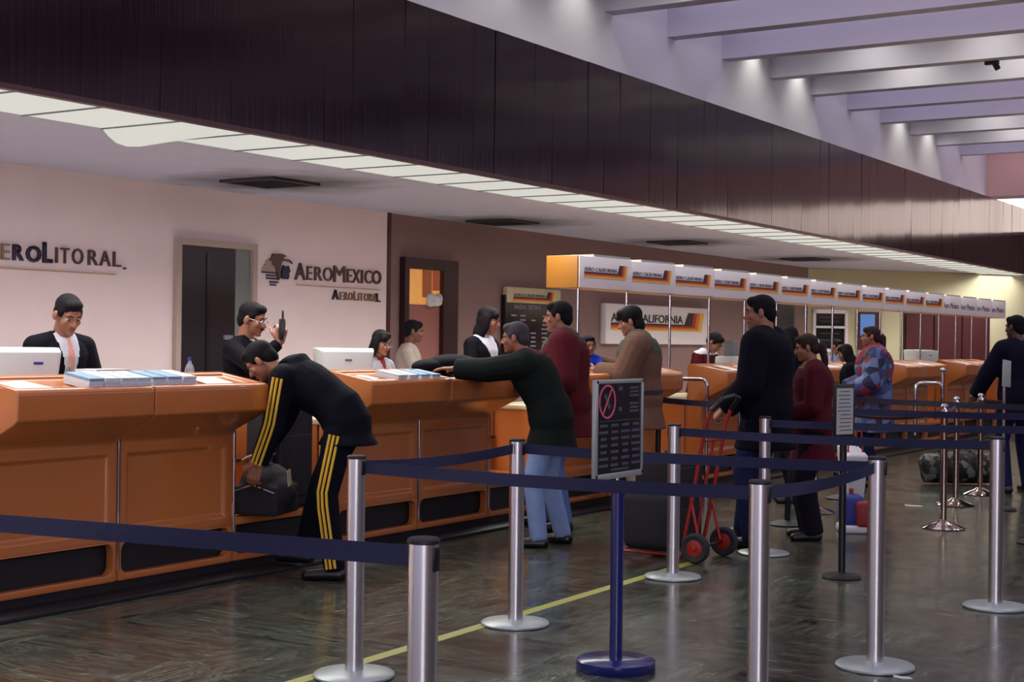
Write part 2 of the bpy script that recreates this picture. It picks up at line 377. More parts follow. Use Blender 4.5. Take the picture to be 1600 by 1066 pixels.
# recessed downlights in the beam bays
k = 0
for (ya, nm) in ((11.1, 'nearest'), (12.5, 'second'), (16.9, 'third'), (18.4, 'fourth'), (22.7, 'fifth'), (24.2, 'farthest')):
    for j, x in enumerate((-7.12, -5.9, -4.5, -3.1, -1.7)):
        t = thing('downlight', f'small round downlight in the {nm} lit beam bay ' + ('close to the white wall' if j == 0 else ('second', 'third', 'fourth', 'last')[j - 1] + ' out from the wall'), 'ceiling light', (x, ya, 5.54), 0, 'downlights between the ceiling beams')
        b = bmesh.new(); lathe(b, [(.07, -.06), (.085, -.06), (.09, 0), (.07, 0)], 20); obj('trim_ring', b, M['grey_panel'], t)
        sp = spot('downlight_lamp', (x, ya, 5.46), 40 if j == 0 else 44, (1, 1, .90), 88 if j == 0 else 160, .9, .09); sp.parent = t; sp.location = (.02 if j == 0 else 0, 0, -.16 if j == 0 else -.08)
for (x, y, lab) in ((-4.55, 17.64, 'small black spotlight bracket under the nearer lit beam'), (-4.35, 19.02, 'small black spotlight bracket under the farther lit beam')):
    t = thing('spotlight', lab, 'spotlight', (x, y, 4.8)); b = bmesh.new(); bx(b, (0, 0, -.02), (.16, .06, .04)); obj('bracket', b, M['black'], t)
    b = bmesh.new(); cyl(b, (.03, 0, -.02), (.07, 0, -.10), .035); obj('lamp_head', b, M['black'], t)

# doors, openings on the left wall
def wall_box(name, x, y0, y1, z0, z1, t, m, parent=None, bevel=0):
    b = bmesh.new(); bx(b, (x + t / 2, (y0 + y1) / 2, (z0 + z1) / 2), (t, y1 - y0, z1 - z0)); return obj(name, b, m, parent, bevel=bevel)
d1 = struct(wall_box('door_1', -9.4, 9.33, 10.03, 0, 2.25, .02, M['door_dark']))
wall_box('side_panel', -9.4, 10.04, 10.24, 0, 2.25, .015, M['grey_panel'], d1)
for a in ((9.27, 9.33, 0, 2.25), (10.24, 10.30, 0, 2.25), (9.27, 10.30, 2.25, 2.31)): wall_box('door_frame', -9.4, *a, .05, M['door_frame'], d1)
wall_box('door_rail', -9.38, 9.36, 10.0, 1.02, 1.06, .01, M['blackgloss'], d1)
wall_box('door_rail', -9.38, 9.66, 9.70, .1, 2.2, .008, M['blackgloss'], d1)
wall_box('push_plate', -9.38, 9.88, 9.99, 1.42, 1.46, .02, M['grey_panel'], d1)
struct(wall_box('trim_4', -9.42, 12.34, 12.40, 0, 2.77, .03, M['redpanel']))
# lit doorway
d2 = struct(wall_box('door_2', -9.43, 12.62, 13.6, 0, 2.3, .01, M['black']))
for a in ((12.60, 12.68, 0, 2.2), (13.32, 13.60, 0, 2.2), (12.60, 13.60, 2.2, 2.32)): wall_box('door_frame', -9.42, *a, .07, M['mahogany'], d2)
wall_box('room_wall', -9.42, 12.68, 13.32, .0, 1.82, .012, mat('terracotta_room_wall', (150, 96, 88), .7), d2)
wall_box('room_glow', -9.42, 12.68, 13.32, 1.82, 2.2, .012, mat('lamplit_room', (190, 130, 70), .6, emit=(224, 158, 84), es=.55, var=.3, scale=6), d2)  # lamplight on the room wall put into this panel's emission
wall_box('wall_locker', -9.40, 12.98, 13.13, 1.9, 2.2, .02, mat('locker_brown', (140, 78, 46), .6, emit=(150, 84, 50), es=.3), d2)  # locker given a faint glow in place of the room's lamplight
wall_box('wall_locker', -9.40, 13.17, 13.28, 1.98, 2.2, .02, mat('locker_red', (150, 70, 50), .6, emit=(160, 90, 60), es=.3), d2)  # lamplight put into this locker's material as well
BAG = True
# far wall openings
wall_box('door_panel', -9.43, 23.0, 23.75, 0, 2.1, .04, M['door_dark'], struct(wall_box('door_3', -9.43, 22.95, 23.8, 0, 2.15, .03, M['redpanel'])))
tdir = Vector((-6.42 + 9.43, 28.6 - 24.5, 0)).normalized(); nrm = Vector((tdir.y, -tdir.x, 0))
OB = Matrix((( tdir.x, 0, nrm.x, -9.43), (tdir.y, 0, nrm.y, 24.5), (0, 1, 0, 0), (0, 0, 0, 1)))      # a, z, out -> world
def ob_box(name, a0, a1, z0, z1, t, m, parent=None, o0=0.0):
    b = bmesh.new(); bx(b, ((a0 + a1) / 2, (z0 + z1) / 2, o0 + t / 2), (a1 - a0, z1 - z0, t)); bmesh.ops.transform(b, matrix=OB, verts=b.verts); return obj(name, b, m, parent)
nb = thing('notice_board', 'white framed notice case with two black panels on the cream wall', 'notice board')
for (a0, a1, z0, z1) in ((.08, .8, 1.98, 2.05), (.08, .8, 1.3, 1.36), (.08, .8, 1.72, 1.76), (.08, .14, 1.3, 2.05), (.74, .8, 1.3, 2.05)): ob_box('frame', a0, a1, z0, z1, .05, M['sign_white'], nb)
ob_box('board', .12, .76, 1.36, 2.0, .02, M['blackgloss'], nb)
for z in (1.9, 1.83, 1.62, 1.5): ob_box('text_line', .25, .62, z, z + .02, .026, M['print'], nb)
fs = thing('screen', 'small blue lit information screen in a red-brown frame on the cream wall', 'screen')
ob_box('frame', 1.0, 1.5, 1.35, 2.02, .04, M['redpanel'], fs); ob_box('display', 1.06, 1.36, 1.6, 1.98, .05, M['screen'], fs)
d4 = struct(ob_box('door_4', 2.0, 3.9, 0, 2.02, .02, M['mahogany']))
for k in range(3): ob_box('door_panel', 2.04 + k * .62, 2.62 + k * .62, .05, 1.98, .04, M['redpanel'], d4)

# ------------------------------------------------------------------ lettering on the pink wall
XW = -9.4
def letters(parent, items, x=XW):
    for ch, y0, y1, z, h, m, bd in items: text_obj('letter', ch, m, parent, x, y0, y1, z, h, bd, .02)
F_ = 2300.
def py2(px):   # wall column seen at a measured position along the wall
    u = (px - 800) / F_; return -XW * (math.cos(YAW) + math.sin(YAW) * u) / (math.sin(YAW) - math.cos(YAW) * u)
ws1 = thing('wall_sign', 'airline name in dark and bronze capitals, leftmost on the pink wall', 'sign', (0, 0, 0))
BL, NB = M['brown_letter'], M['navy']
it = [('A', -32, -6, 2.01, .165, NB, 0), ('E', -1, 12, 2.02, .125, M['tan_letter'], 0), ('R', 17, 34, 2.02, .125, NB, .03), ('O', 38, 61, 2.012, .132, NB, .03), ('L', 64, 79, 2.015, .165, NB, .03),
      ('I', 84, 87, 2.02, .125, BL, 0), ('T', 92, 105, 2.02, .125, BL, 0), ('O', 110, 127, 2.02, .128, BL, 0), ('R', 135, 150, 2.02, .125, BL, 0), ('A', 153, 170, 2.02, .125, BL, 0),
      ('L', 174, 186, 2.02, .125, BL, 0), ('.', 190, 194, 2.0, .02, BL, 0)]
letters(ws1, [(c, py2(a), py2(b_), z, h, m, bd) for c, a, b_, z, h, m, bd in it])
b = bmesh.new(); bx(b, (XW + .008, (py2(-34) + py2(179)) / 2, 1.955), (.014, py2(179) - py2(-34), .008)); obj('rule_line', b, M['gold_letter'], ws1)
ws2 = thing('wall_sign', 'airline name in bronze capitals over a thin rule, right of the striped head emblem', 'sign')
it = [('A', 458, 475, 2.005, .165, BL, .01), ('E', 477, 485, 2.01, .135, BL, 0), ('R', 489, 501, 2.01, .135, BL, 0), ('O', 502.5, 517, 2.01, .137, BL, 0), ('M', 519, 537, 2.005, .165, BL, .0),
      ('E', 540, 547, 2.01, .137, BL, 0), ('X', 548.5, 560, 2.01, .137, BL, 0), ('I', 562, 564.5, 2.01, .137, BL, 0), ('C', 567.5, 578, 2.01, .139, BL, 0), ('O', 579, 593, 2.01, .14, BL, .01)]
letters(ws2, [(c, py2(a), py2(b_), z, h, m, bd) for c, a, b_, z, h, m, bd in it])
b = bmesh.new(); bx(b, (XW + .008, (py2(461) + py2(592)) / 2, 1.955), (.014, py2(592) - py2(461), .008)); obj('rule_line', b, M['gold_letter'], ws2)
ws3 = thing('wall_sign', 'small airline name below the rule in pale capitals with dark first and last letters', 'sign')
TL = M['tan_letter']
it = [('A', 517, 527, 1.83, .10, NB, .03), ('E', 529, 534, 1.83, .08, TL, 0), ('R', 536, 541, 1.83, .08, TL, 0), ('O', 542.5, 549, 1.83, .08, TL, 0), ('L', 551, 556, 1.83, .095, TL, 0), ('I', 557.5, 559, 1.83, .08, TL, 0),
      ('T', 560, 565.5, 1.83, .08, TL, 0), ('O', 567, 573.5, 1.83, .08, TL, 0), ('R', 575, 580, 1.83, .08, TL, 0), ('A', 580.5, 585, 1.83, .08, TL, 0), ('L', 585.5, 592, 1.825, .09, NB, .03)]
letters(ws3, [(c, py2(a), py2(b_), z, h, m, bd) for c, a, b_, z, h, m, bd in it])
em = thing('wall_emblem', 'dark emblem of a plumed head with stripes on the pink wall', 'emblem')
def emb(name, pts, m, t=.02):
    b = bmesh.new(); prism(b, [(10.40 + (x - 175) / 325 * .435, 2.245 - (y - 130) / 405 * .315) for x, y in pts], lambda a, c, s: (XW + s, a, c), t); obj(name, b, m, em)
emb('headdress', [(285, 140), (350, 132), (400, 140), (432, 160), (405, 165), (398, 195), (450, 195), (480, 210), (498, 248), (470, 225), (400, 215), (378, 240), (368, 290), (366, 440), (345, 460), (330, 360), (318, 300), (290, 280), (275, 235), (250, 215), (275, 185)], BL)
emb('face', [(395, 270), (420, 282), (455, 272), (462, 300), (472, 345), (458, 365), (462, 400), (450, 440), (400, 440), (382, 425), (385, 330)], NB)
for x0, x1, yy, h, m in ((222, 275, 232, 10, M['gold_letter']), (215, 280, 255, 11, M['gold_letter']), (200, 300, 282, 12, M['gold_letter']), (185, 318, 312, 13, M['gold_letter']), (180, 322, 342, 13, M['gold_letter']),
                         (175, 345, 370, 16, NB), (220, 345, 405, 16, NB), (222, 350, 440, 18, NB), (258, 350, 485, 18, NB), (262, 325, 520, 18, NB)):
    emb('stripe', [(x0, yy - h / 2), (x1, yy - h / 2), (x1 - 4, yy + h / 2), (x0 + 6, yy + h / 2)], m, .018)

# striped swoosh used on every sign of the second airline; (a, z) plane, F maps (a, z, out)
def swoosh(parent, F, a0, z0, w, h, txt, big=False):
    """name over maroon/red/orange/yellow stripes that climb at the right."""
    st = .17 * h if not big else .15 * h
    cols = (M['s_dark'], M['s_red'], M['s_orange'], M['s_yellow'])
    for i, m in enumerate(cols):
        t0 = z0 + st * (3 - i) * .6; k = i * w * .035
        wd = w * .035
        rise = a0 + w * (.78 + (.0)) + k
        pts = [(a0, t0), (rise + wd, t0), (rise + wd + w * .035, z0 + h), (rise + w * .035 - (w * .01 if i else w * .035), z0 + h), (rise - (w * .045 if i == 0 else 0), t0 + st * .6), (a0, t0 + st * .6)]
        b = bmesh.new(); prism(b, pts, lambda a, c, s: F @ Vector((a, c, .003 + .0005 * i + s)), .003); obj('stripe', b, m, parent)
    text_obj('lettering', txt, M['ink'] if big else M['inkgrey'], parent, 0, a0 + w * .0, a0 + w * .72, z0 + st * 2.7, h * (.42 if big else .26), .012 if big else 0.0, .004, frame=F @ Matrix.Translation((0, 0, .002)))

# long wall sign
ls = thing('wall_sign', 'long white airline wall sign with maroon, red and yellow stripes behind the sign poles', 'sign')
b = bmesh.new(); bx(b, (-9.385, 18.62, 1.68), (.09, 3.2, .54)); obj('panel', b, M['sign_white'], ls, bevel=.015)
Fw = Matrix.Translation((-9.338, 0, 0)) @ RXY
swoosh(ls, Fw, 17.15, 1.60, 3.02, .27, 'AERO CALIFORNIA', True)
# notice board of departures
db = thing('notice_board', 'black departures board with cream striped header on the brown wall', 'notice board')
b = bmesh.new(); bx(b, (-9.395, 15.22, 1.62), (.065, 1.24, .72)); obj('board', b, M['blackgloss'], db, bevel=.01)
b = bmesh.new(); bx(b, (-9.385, 15.24, 1.985), (.08, 1.24, .19)); obj('header', b, M['sign_cream'], db, bevel=.02)
Fb = Matrix.Translation((-9.343, 0, 0)) @ RXY
swoosh(db, Fb, 14.74, 1.91, 1.02, .13, 'AERO CALIFORNIA')
Fb2 = Matrix.Translation((-9.3625, 0, 0)) @ RXY
text_obj('lettering', 'SALIDAS  DESTINO', M['print2'], db, 0, 14.78, 15.4, 1.82, .05, 0, .004, frame=Fb2)
for r in range(10):
    for c0, c1 in ((14.72, 14.86), (14.92, 15.06), (15.14, 15.32), (15.42, 15.56)):
        if random.random() < .8:
            b = bmesh.new(); bx(b, (-9.3615, (c0 + c1) / 2, 1.74 - r * .052), (.004, (c1 - c0) * random.uniform(.5, 1), .018)); obj('text_line', b, M['print2'], db)

# ------------------------------------------------------------------ counters
XB = -6.24; UW = .923
def rrect(a0, a1, b0, b1, r, n=5):
    pts = []
    for cx, cy, s in ((a1 - r, b1 - r, 0), (a0 + r, b1 - r, 1), (a0 + r, b0 + r, 2), (a1 - r, b0 + r, 3)):
        for k in range(n + 1):
            t = PI / 2 * (s + k / n); pts.append((cx + r * math.cos(t), cy + r * math.sin(t)))
    return pts
def ring(bm, outer, inner, fn, t):
    """frame between two outlines with the same number of points."""
    n = len(outer); V = [[bm.verts.new(fn(a, b, s)) for a, b in o] for s in (0, t) for o in (outer, inner)]
    O0, I0, O1, I1 = V
    for i in range(n):
        j = (i + 1) % n
        bm.faces.new((O0[i], O0[j], I0[j], I0[i])); bm.faces.new((O1[i], I1[i], I1[j], O1[j]))
        bm.faces.new((O0[i], O1[i], O1[j], O0[j])); bm.faces.new((I0[i], I0[j], I1[j], I1[i]))
def foot_frame(parent, w, ztop=.30):
    b = bmesh.new()
    ring(b, rrect(.004, w - .004, .075, ztop, .012), rrect(.03, w - .03, .115, ztop - .012, .05), lambda a, c, s: (s - .06, a, c), .06)
    obj('foot_rail', b, M['orange'], parent, bevel=.006, seg=2)
    b = bmesh.new(); bx(b, (-.09, w / 2, .18), (.05, w - .02, .24)); obj('kick_plate', b, M['black'], parent)
    b = bmesh.new(); bx(b, (-.24, w / 2, .037), (.44, w - .002, .074)); obj('plinth', b, M['black'], parent)
def make_counter(trim_right=True):
    t = thing('check_in_counter', '', 'counter', (XB, 0, 0)); w = UW
    # body shell with flared lip: profile extruded along the run
    prof = [(-.05, .292), (0, .292), (0, .85), (.03, .885), (.25, .99), (.282, 1.015), (.285, 1.15), (.268, 1.172), (-.10, 1.232), (-.14, 1.232), (-.16, 1.20), (-.16, .3)]
    b = bmesh.new(); prism(b, [(p[0], p[1]) for p in prof], lambda a, c, s: (a, .004 + s, c), w - .008)
    b.faces.ensure_lookup_table(); finish(b)
    fr = [f for f in b.faces if f.normal.x > .95 and f.calc_area() > .4]
    r = bmesh.ops.inset_region(b, faces=fr, thickness=.085, depth=0)
    r2 = bmesh.ops.inset_region(b, faces=fr, thickness=.03, depth=-.025)
    top = [f for f in b.faces if f.normal.z > .9 and f.calc_area() > .2]
    bmesh.ops.inset_region(b, faces=top, thickness=.055, depth=0)
    bmesh.ops.inset_region(b, faces=top, thickness=.006, depth=-.02)
    obj('body', b, M['orange'], t, bevel=.012, seg=3)
    foot_frame(t, w)
    # lower desk on the staff side
    b = bmesh.new(); bx(b, (-.44, w / 2, .88), (.56, w - .01, .04)); obj('desk_top', b, M['sign_cream'], t, bevel=.008)
    for yy in (.03, w - .03):
        b = bmesh.new(); bx(b, (-.44, yy, .43), (.5, .03, .86)); obj('side_panel', b, M['orange'], t)
    b = bmesh.new(); cyl(b, (.006, w, .14), (.006, w, .872), .008, seg=8); obj('chrome_strip', b, M['chrome'], t)
    return t
labels = {0: 'orange check-in counter with the brochures at the left edge, under the suited clerk', 1: 'orange check-in counter with the bottle, left of the bending man',
          2: 'orange check-in counter right behind the bending man, with the white terminal', 3: 'orange check-in counter under the leaning man in dark green', 4: 'orange check-in counter right of the maroon jacket, hidden by the people',
          5: 'orange check-in counter behind the man in the tan jacket', 6: 'amber check-in counter left of the long navy coat, end side showing'}
starts = []
for p in range(-1, 9):
    s0 = 4.833 + 2.84 * p
    for j in range(2): starts.append(s0 + j * UW)
starts = [s for s in starts if s > 3.0 and s < 26.2]
c0 = make_counter(); learn(c0)
units = []
ORD2 = ['zeroth', 'first', 'second', 'third', 'fourth', 'fifth', 'sixth', 'seventh', 'eighth', 'ninth', 'tenth', 'eleventh', 'twelfth']
for i, s in enumerate(starts):
    lab = labels.get(i, None)
    if i == 0: o = c0; o.location = (XB, s, 0)
    else: o = dup(c0, (XB, s, 0))
    if lab: o['label'] = lab
    else: o['label'] = f'amber check-in counter under the sign boxes, {ORD2[i - 6]} unit beyond the chrome guard rail'; o['group'] = 'far check-in counters'
    units.append((o, s))
print('COUNTERS', starts)
# baggage platforms in the gaps between pairs
plat = None; pi = 0
for p in range(-1, 8):
    s1 = 4.833 + 2.84 * p + 2 * UW; w = 2.84 - 2 * UW
    if s1 < 3: continue
    if plat is None:
        t = thing('baggage_platform', '', 'platform', (XB, s1, 0))
        foot_frame(t, w, .345)
        b = bmesh.new(); bx(b, (-.30, w / 2, .32), (.62, w - .01, .05)); obj('deck', b, M['orange'], t, bevel=.012)
        b = bmesh.new(); bx(b, (-.62, w / 2, .62), (.03, w - .01, .6)); obj('back_panel', b, M['orange'], t, bevel=.008)
        b = bmesh.new(); cyl(b, (-.59, .01, .62), (-.59, w - .01, .62), .012, seg=8); obj('rubbing_rail', b, M['blackgloss'], t)
        plat = t; learn(t)
    else: t = dup(plat, (XB, s1, 0))
    if pi == 0: t['label'] = 'low orange baggage platform with black bags beside the bending man'
    elif pi == 1: t['label'] = 'low orange baggage platform behind the man in the maroon jacket'
    else: t['label'] = f'low orange baggage platform in the {ORD2[pi + 1]} gap from the left between the counters'; t['group'] = 'far baggage platforms'
    pi += 1
b = bmesh.new(); bx(b, (-8.15, 13, .006), (2.5, 31, .012)); struct(obj('floor', b, M['bounce_floor']))  # unseen pale slab added behind the counters to bounce light onto the soffit
b = bmesh.new(); bx(b, (-6.2, 15, .012), (.30, 26, .024)); struct(obj('trim_5', b, M['black'], bevel=.004))

# ------------------------------------------------------------------ sign boxes over the counters
def make_box(kind):
    t = thing('sign_box', '', 'sign', (0, 0, 0)); w = .93
    b = bmesh.new(); bx(b, (-.17, w / 2, 2.07), (.34, w - .02, .29)); obj('case', b, M['orange_sign'], t, bevel=.008)
    b = bmesh.new(); bx(b, (.006, w / 2 + .005, 2.07), (.012, w - .05, .285)); obj('face_panel', b, M['sign_white'], t, bevel=.003)
    b = bmesh.new(); bx(b, (-.12, w / 2 + .12, 2.225), (.25, w - .3, .02)); obj('top_flap', b, M['grey_paper'], t)
    b = bmesh.new(); cyl(b, (-.05, .10, 1.19), (-.05, .10, 1.93), .014, seg=10); obj('pole', b, M['chrome'], t, smooth=True)
    F = Matrix.Translation((.0125, 0, 0)) @ RXY
    if kind == 0: swoosh(t, F, .10, 2.02, .76, .13, 'AERO CALIFORNIA')
    else: text_obj('lettering', 'AeroCalifornia' if kind == 9 else 'Aero Mexico', M['inkgrey'], t, 0, .12, .8, 2.02, .09, 0, .004, frame=F)
    return t
ORD = ['first', 'second', 'third', 'fourth', 'fifth', 'sixth', 'seventh', 'eighth', 'ninth', 'tenth', 'eleventh', 'twelfth']
k0 = make_box(0); k1 = make_box(1); learn(k0)
for i in range(16):
    y = 11.40 + i * .93
    rz = -math.radians(4)
    src = k0 if i < 12 else k1
    if i in (0, 12): o = src; o.location = (-6.56, y, 0); o.rotation_euler = (0, 0, rz)
    else: o = dup(src, (-6.56, y, 0), rz)
    if i == 0: o['label'] = 'nearest white striped airline sign box with exposed amber end'
    elif i == 1: o['label'] = 'striped airline sign box second from the near end, above the man in the tan jacket'
    elif i == 2: o['label'] = 'striped airline sign box third from the near end'
    elif i < 12: o['label'] = f'{ORD[i]} red-striped sign box from the near end of the overhead row'; o['group'] = 'striped sign boxes of the overhead row'
    else: o['label'] = f'plain white sign box with grey script, {ORD[15 - i]} from the far end'; o['group'] = 'plain sign boxes at the far end'

# ------------------------------------------------------------------ people
def remesh(bm, voxel, smooth, mats, name, parent, clamp=None, post=None):
    finish(bm)
    me = bpy.data.meshes.new('tmp'); bm.to_mesh(me); bm.free(); o = bpy.data.objects.new('tmp', me); C.objects.link(o)
    r = o.modifiers.new('r', 'REMESH'); r.mode = 'VOXEL'; r.voxel_size = voxel; r.adaptivity = 0
    if smooth: sm = o.modifiers.new('s', 'SMOOTH'); sm.factor = .5; sm.iterations = smooth
    dg = bpy.context.evaluated_depsgraph_get(); m2 = bpy.data.meshes.new_from_object(o.evaluated_get(dg))
    bpy.data.objects.remove(o); bpy.data.meshes.remove(me)
    if clamp is not None:
        for v in m2.vertices:
            if v.co.z < clamp: v.co.z = clamp
    if post: post(m2)
    m2.name = name; m2.materials.clear()
    for m in mats: m2.materials.append(m)
    m2.polygons.foreach_set('use_smooth', [True] * len(m2.polygons))
    o = bpy.data.objects.new(name, m2); C.objects.link(o); o.parent = parent; return o
def split_faces(o, regions):
    """faces of a garment that pass a test become a garment part of their own."""
    me = o.data; idx = [0] * len(me.polygons)
    for f in me.polygons:
        c = f.center
        for i, (nm, m, fn) in enumerate(regions, 1):
            if fn(c): idx[f.index] = i; break
    out = []
    for i, (nm, m, fn) in enumerate(regions, 1):
        b = bmesh.new(); b.from_mesh(me); b.faces.ensure_lookup_table()
        kill = [b.faces[k] for k in range(len(idx)) if idx[k] != i]
        bmesh.ops.delete(b, geom=kill, context='FACES')
        if not b.faces: b.free(); continue
        m3 = bpy.data.meshes.new(nm); b.to_mesh(m3); b.free(); m3.materials.clear(); m3.materials.append(m)
        p = bpy.data.objects.new(nm, m3); C.objects.link(p); p.parent = o.parent; out.append(p)
    b = bmesh.new(); b.from_mesh(me); b.faces.ensure_lookup_table()
    bmesh.ops.delete(b, geom=[b.faces[k] for k in range(len(idx)) if idx[k]], context='FACES'); b.to_mesh(me); b.free()
    return out
def cap(bm, p0, p1, r0, r1, seg=12):
    cyl(bm, p0, p1, r0, r1, seg); ell(bm, p0, (r0,) * 3, u=seg, v=8); ell(bm, p1, (r1,) * 3, u=seg, v=8)
def loft(bm, rings, seg=20):
    R_ = []
    for c, ax, ay in rings:
        R_.append([bm.verts.new(Vector(c) + ax * math.cos(2 * PI * k / seg) + ay * math.sin(2 * PI * k / seg)) for k in range(seg)])
    for i in range(len(R_) - 1):
        for k in range(seg): bm.faces.new((R_[i][k], R_[i][(k + 1) % seg], R_[i + 1][(k + 1) % seg], R_[i + 1][k]))
    bm.faces.new(R_[0][::-1]); bm.faces.new(R_[-1])
def ik(a, b, l1, l2, hint):
    d = b - a; L_ = d.length
    if L_ > (l1 + l2) * .995: b = a + d.normalized() * (l1 + l2) * .995; d = b - a; L_ = d.length
    x = (l1 * l1 - l2 * l2 + L_ * L_) / (2 * L_); h = math.sqrt(max(l1 * l1 - x * x, 0)); n = d.normalized()
    hv = Vector(hint); hv = (hv - n * hv.dot(n)).normalized(); return a + n * x + hv * h, b
def hand(bm, w, d, n, side, curl, s=1.0):
    """palm from the wrist along d, palm facing n, fingers curl towards n."""
    d = d.normalized(); n = (n - d * n.dot(d)).normalized(); x = d.cross(n) * side       # x points to the thumb side
    kn = []
    for i, (off, ln) in enumerate(((.030, .088), (.010, .092), (-.011, .088), (-.031, .080))):
        k = w + (x * off + d * ln) * s; kn.append(k); cap(bm, w + (x * off * .55 + d * .01) * s, k, .017 * s, .0125 * s, 8)
    for i, (ln, fan) in enumerate(((.072, .10), (.080, .03), (.075, -.05), (.058, -.14))):
        p = kn[i]; a = curl * .55; q = p + (d * math.cos(a) + n * math.sin(a) + x * fan).normalized() * ln * .45 * s
        cap(bm, p, q, .0100 * s, .0092 * s, 8); a = curl * 1.25
        r = q + (d * math.cos(a) + n * math.sin(a) + x * fan).normalized() * ln * .32 * s; cap(bm, q, r, .0092 * s, .0085 * s, 8)
        a = curl * 1.8; t = r + (d * math.cos(a) + n * math.sin(a) + x * fan).normalized() * ln * .26 * s; cap(bm, r, t, .0085 * s, .0075 * s, 8)
    b0 = w + (x * .026 + d * .022) * s; b1 = b0 + (x * .030 + d * .034 + n * .012) * s; b2 = b1 + (x * .008 + d * .032 + n * (.008 + .02 * curl)) * s
    cap(bm, b0, b1, .015 * s, .012 * s, 8); cap(bm, b1, b2, .012 * s, .0095 * s, 8)

SKIN = mat('brown_skin', (146, 94, 74), .5, var=.06, scale=6)
SKIN2 = mat('tan_skin', (148, 94, 72), .5, var=.06, scale=6)
LIP = mat('lip_skin', (118, 58, 54), .5); EYEW = mat('eye_white', (150, 140, 136), .4); EYED = mat('dark_iris', (24, 14, 14), .2)
HAIRB = mat('black_hair', (14, 9, 16), .8, spec=.2, var=.4, scale=60, stretch=(1, 1, .1)); HAIRBR = mat('brown_hair', (44, 26, 24), .75, spec=.25, var=.4, scale=60, stretch=(1, 1, .1))
HAIRG = mat('greying_hair', (50, 46, 50), .8, var=.4, scale=50)
def fab(name, c, rough=.85): return mat(name, c, rough, var=.18, scale=18, bump=.25, spec=.12)
JEAN = fab('blue_denim', (88, 110, 158)); DARKT = fab('black_trouser_cloth', (22, 18, 30)); NAVYF = fab('navy_tracksuit_cloth', (10, 11, 22)); SHOE = mat('black_leather', (18, 14, 16), .35)
def person(label, loc, face, H, lean=0, head=(0, 0), feet=None, arms=None, top='jacket', topm=None, trousers=DARKT, hair='short', hairm=None, skin=None,
           length=.0, regions=(), fem=False, curve=.5, twist=0, collar=True, bulk=0, hips=(0, 0, 0), shoe=None, group=None, trouser_name='trousers', loose=0, hat=False, glasses=False, moustache=False, hs_=None):
    """local frame: +Y is where the figure faces, +X its right side; all local measures are for a body 1.75 m tall."""
    rz = math.atan2(face[1], face[0]) - PI / 2; k = H / 1.75; skin = skin or SKIN; hairm = hairm or HAIRB
    root = thing('person', label, 'person', loc, rz, group, k)
    lr = math.radians(lean); P = Vector((hips[0], hips[1], .93 + hips[2]))
    def frame(a, tw=0):
        Rm = Matrix.Rotation(tw, 3, 'Z') @ Matrix.Rotation(-a, 3, 'X'); return Rm
    tw = math.radians(twist)
    # spine: pitch grows from the pelvis to the chest
    hs = [0, .08, .16, .24, .32, .40, .46, .50]; pit = [lr * (curve + (1 - curve) * min(1, h / .3)) * (0.35 if h < .04 else 1) for h in hs]
    sp = [P.copy()]
    for i in range(1, len(hs)): sp.append(sp[-1] + frame((pit[i] + pit[i - 1]) / 2, tw * hs[i] / .5) @ Vector((0, 0, hs[i] - hs[i - 1])))
    fr = [frame(pit[i], tw * hs[i] / .5) for i in range(len(hs))]
    CH = fr[-1]; N = sp[-1]
    wf = .92 if fem else 1.0
    rx = [.168 if fem else .16, .15 if fem else .155, .125 if fem else .145, .135 if fem else .155, .16 * wf, .17 * wf, .155 * wf, .085]
    ry = [.118, .112, .10, .108, .122 if fem else .118, .115, .09, .065]
    low = [P + frame(lr * curve * .3) @ Vector((0, .0, -.07))]
    def torso(bm, inf=0, ext=0):
        rings = []
        if ext:
            q = Vector((0, 0, -1)) * ext if lean < 35 else Vector((0, -.015, -ext * .7))
            rings.append((P + q + Vector((0, 0, -.05)), fr[0] @ Vector((rx[0] + inf + .03, 0, 0)), Vector((0, ry[0] + inf + .03, 0))))
        rings.append((low[0], Vector((.15 + inf, 0, 0)), Vector((0, .105 + inf, 0))))
        for i in range(len(hs)): rings.append((sp[i], fr[i] @ Vector((rx[i] + inf + (.0 if i < 6 else -.01), 0, 0)), fr[i] @ Vector((0, ry[i] + inf, 0))))
        loft(bm, rings)
    sh = {}; el = {}; wr = {}; hp = {}; kn = {}; an = {}
    arms = arms or {}; feet = feet or {}
    sw = .172 * wf
    for s, nm in ((-1, 'L'), (1, 'R')):
        sh[nm] = sp[6] + CH @ Vector((s * sw, 0, -.02))
        a = arms.get(nm, dict()); tgt = Vector(a.get('w', (s * .25, .03, .83))); e, w = ik(sh[nm], tgt, .285, .255, a.get('h', (s * .35, -1, -.15))); el[nm] = e; wr[nm] = w
        hp[nm] = P + Vector((s * .092, 0, -.02)); f = feet.get(nm, (s * .12, 0)); ft = Vector((f[0], f[1], .085 + (f[2] if len(f) > 2 else 0)))
        kx, ax = ik(hp[nm], ft, .425, .42, (s * .1, 1, 0)); kn[nm] = kx; an[nm] = ax
    # head frame
    yaw, pitch = math.radians(head[0]), math.radians(head[1])
    HF = Matrix.Rotation(yaw + tw, 3, 'Z') @ Matrix.Rotation(-pitch, 3, 'X'); nk = N + CH @ Vector((0, .012, .045))
    HC = nk + HF @ Vector((0, .028, .115)); H4 = Matrix.Translation(HC) @ HF.to_4x4(); hsz = hs_ or (.93 if fem else .98)
    H4 = H4 @ Matrix.Diagonal((hsz, hsz, hsz, 1))
    def hell(bm, c, r, rot=None): ell(bm, (0, 0, 0), (1, 1, 1)) if 0 else bmesh.ops.transform(bm, matrix=H4, verts=ell(bm, c, r, rot))
    def hcap(bm, a, b, r0, r1): cap(bm, H4 @ Vector(a), H4 @ Vector(b), r0, r1, 8)
    bm = bmesh.new(); torso(bm)
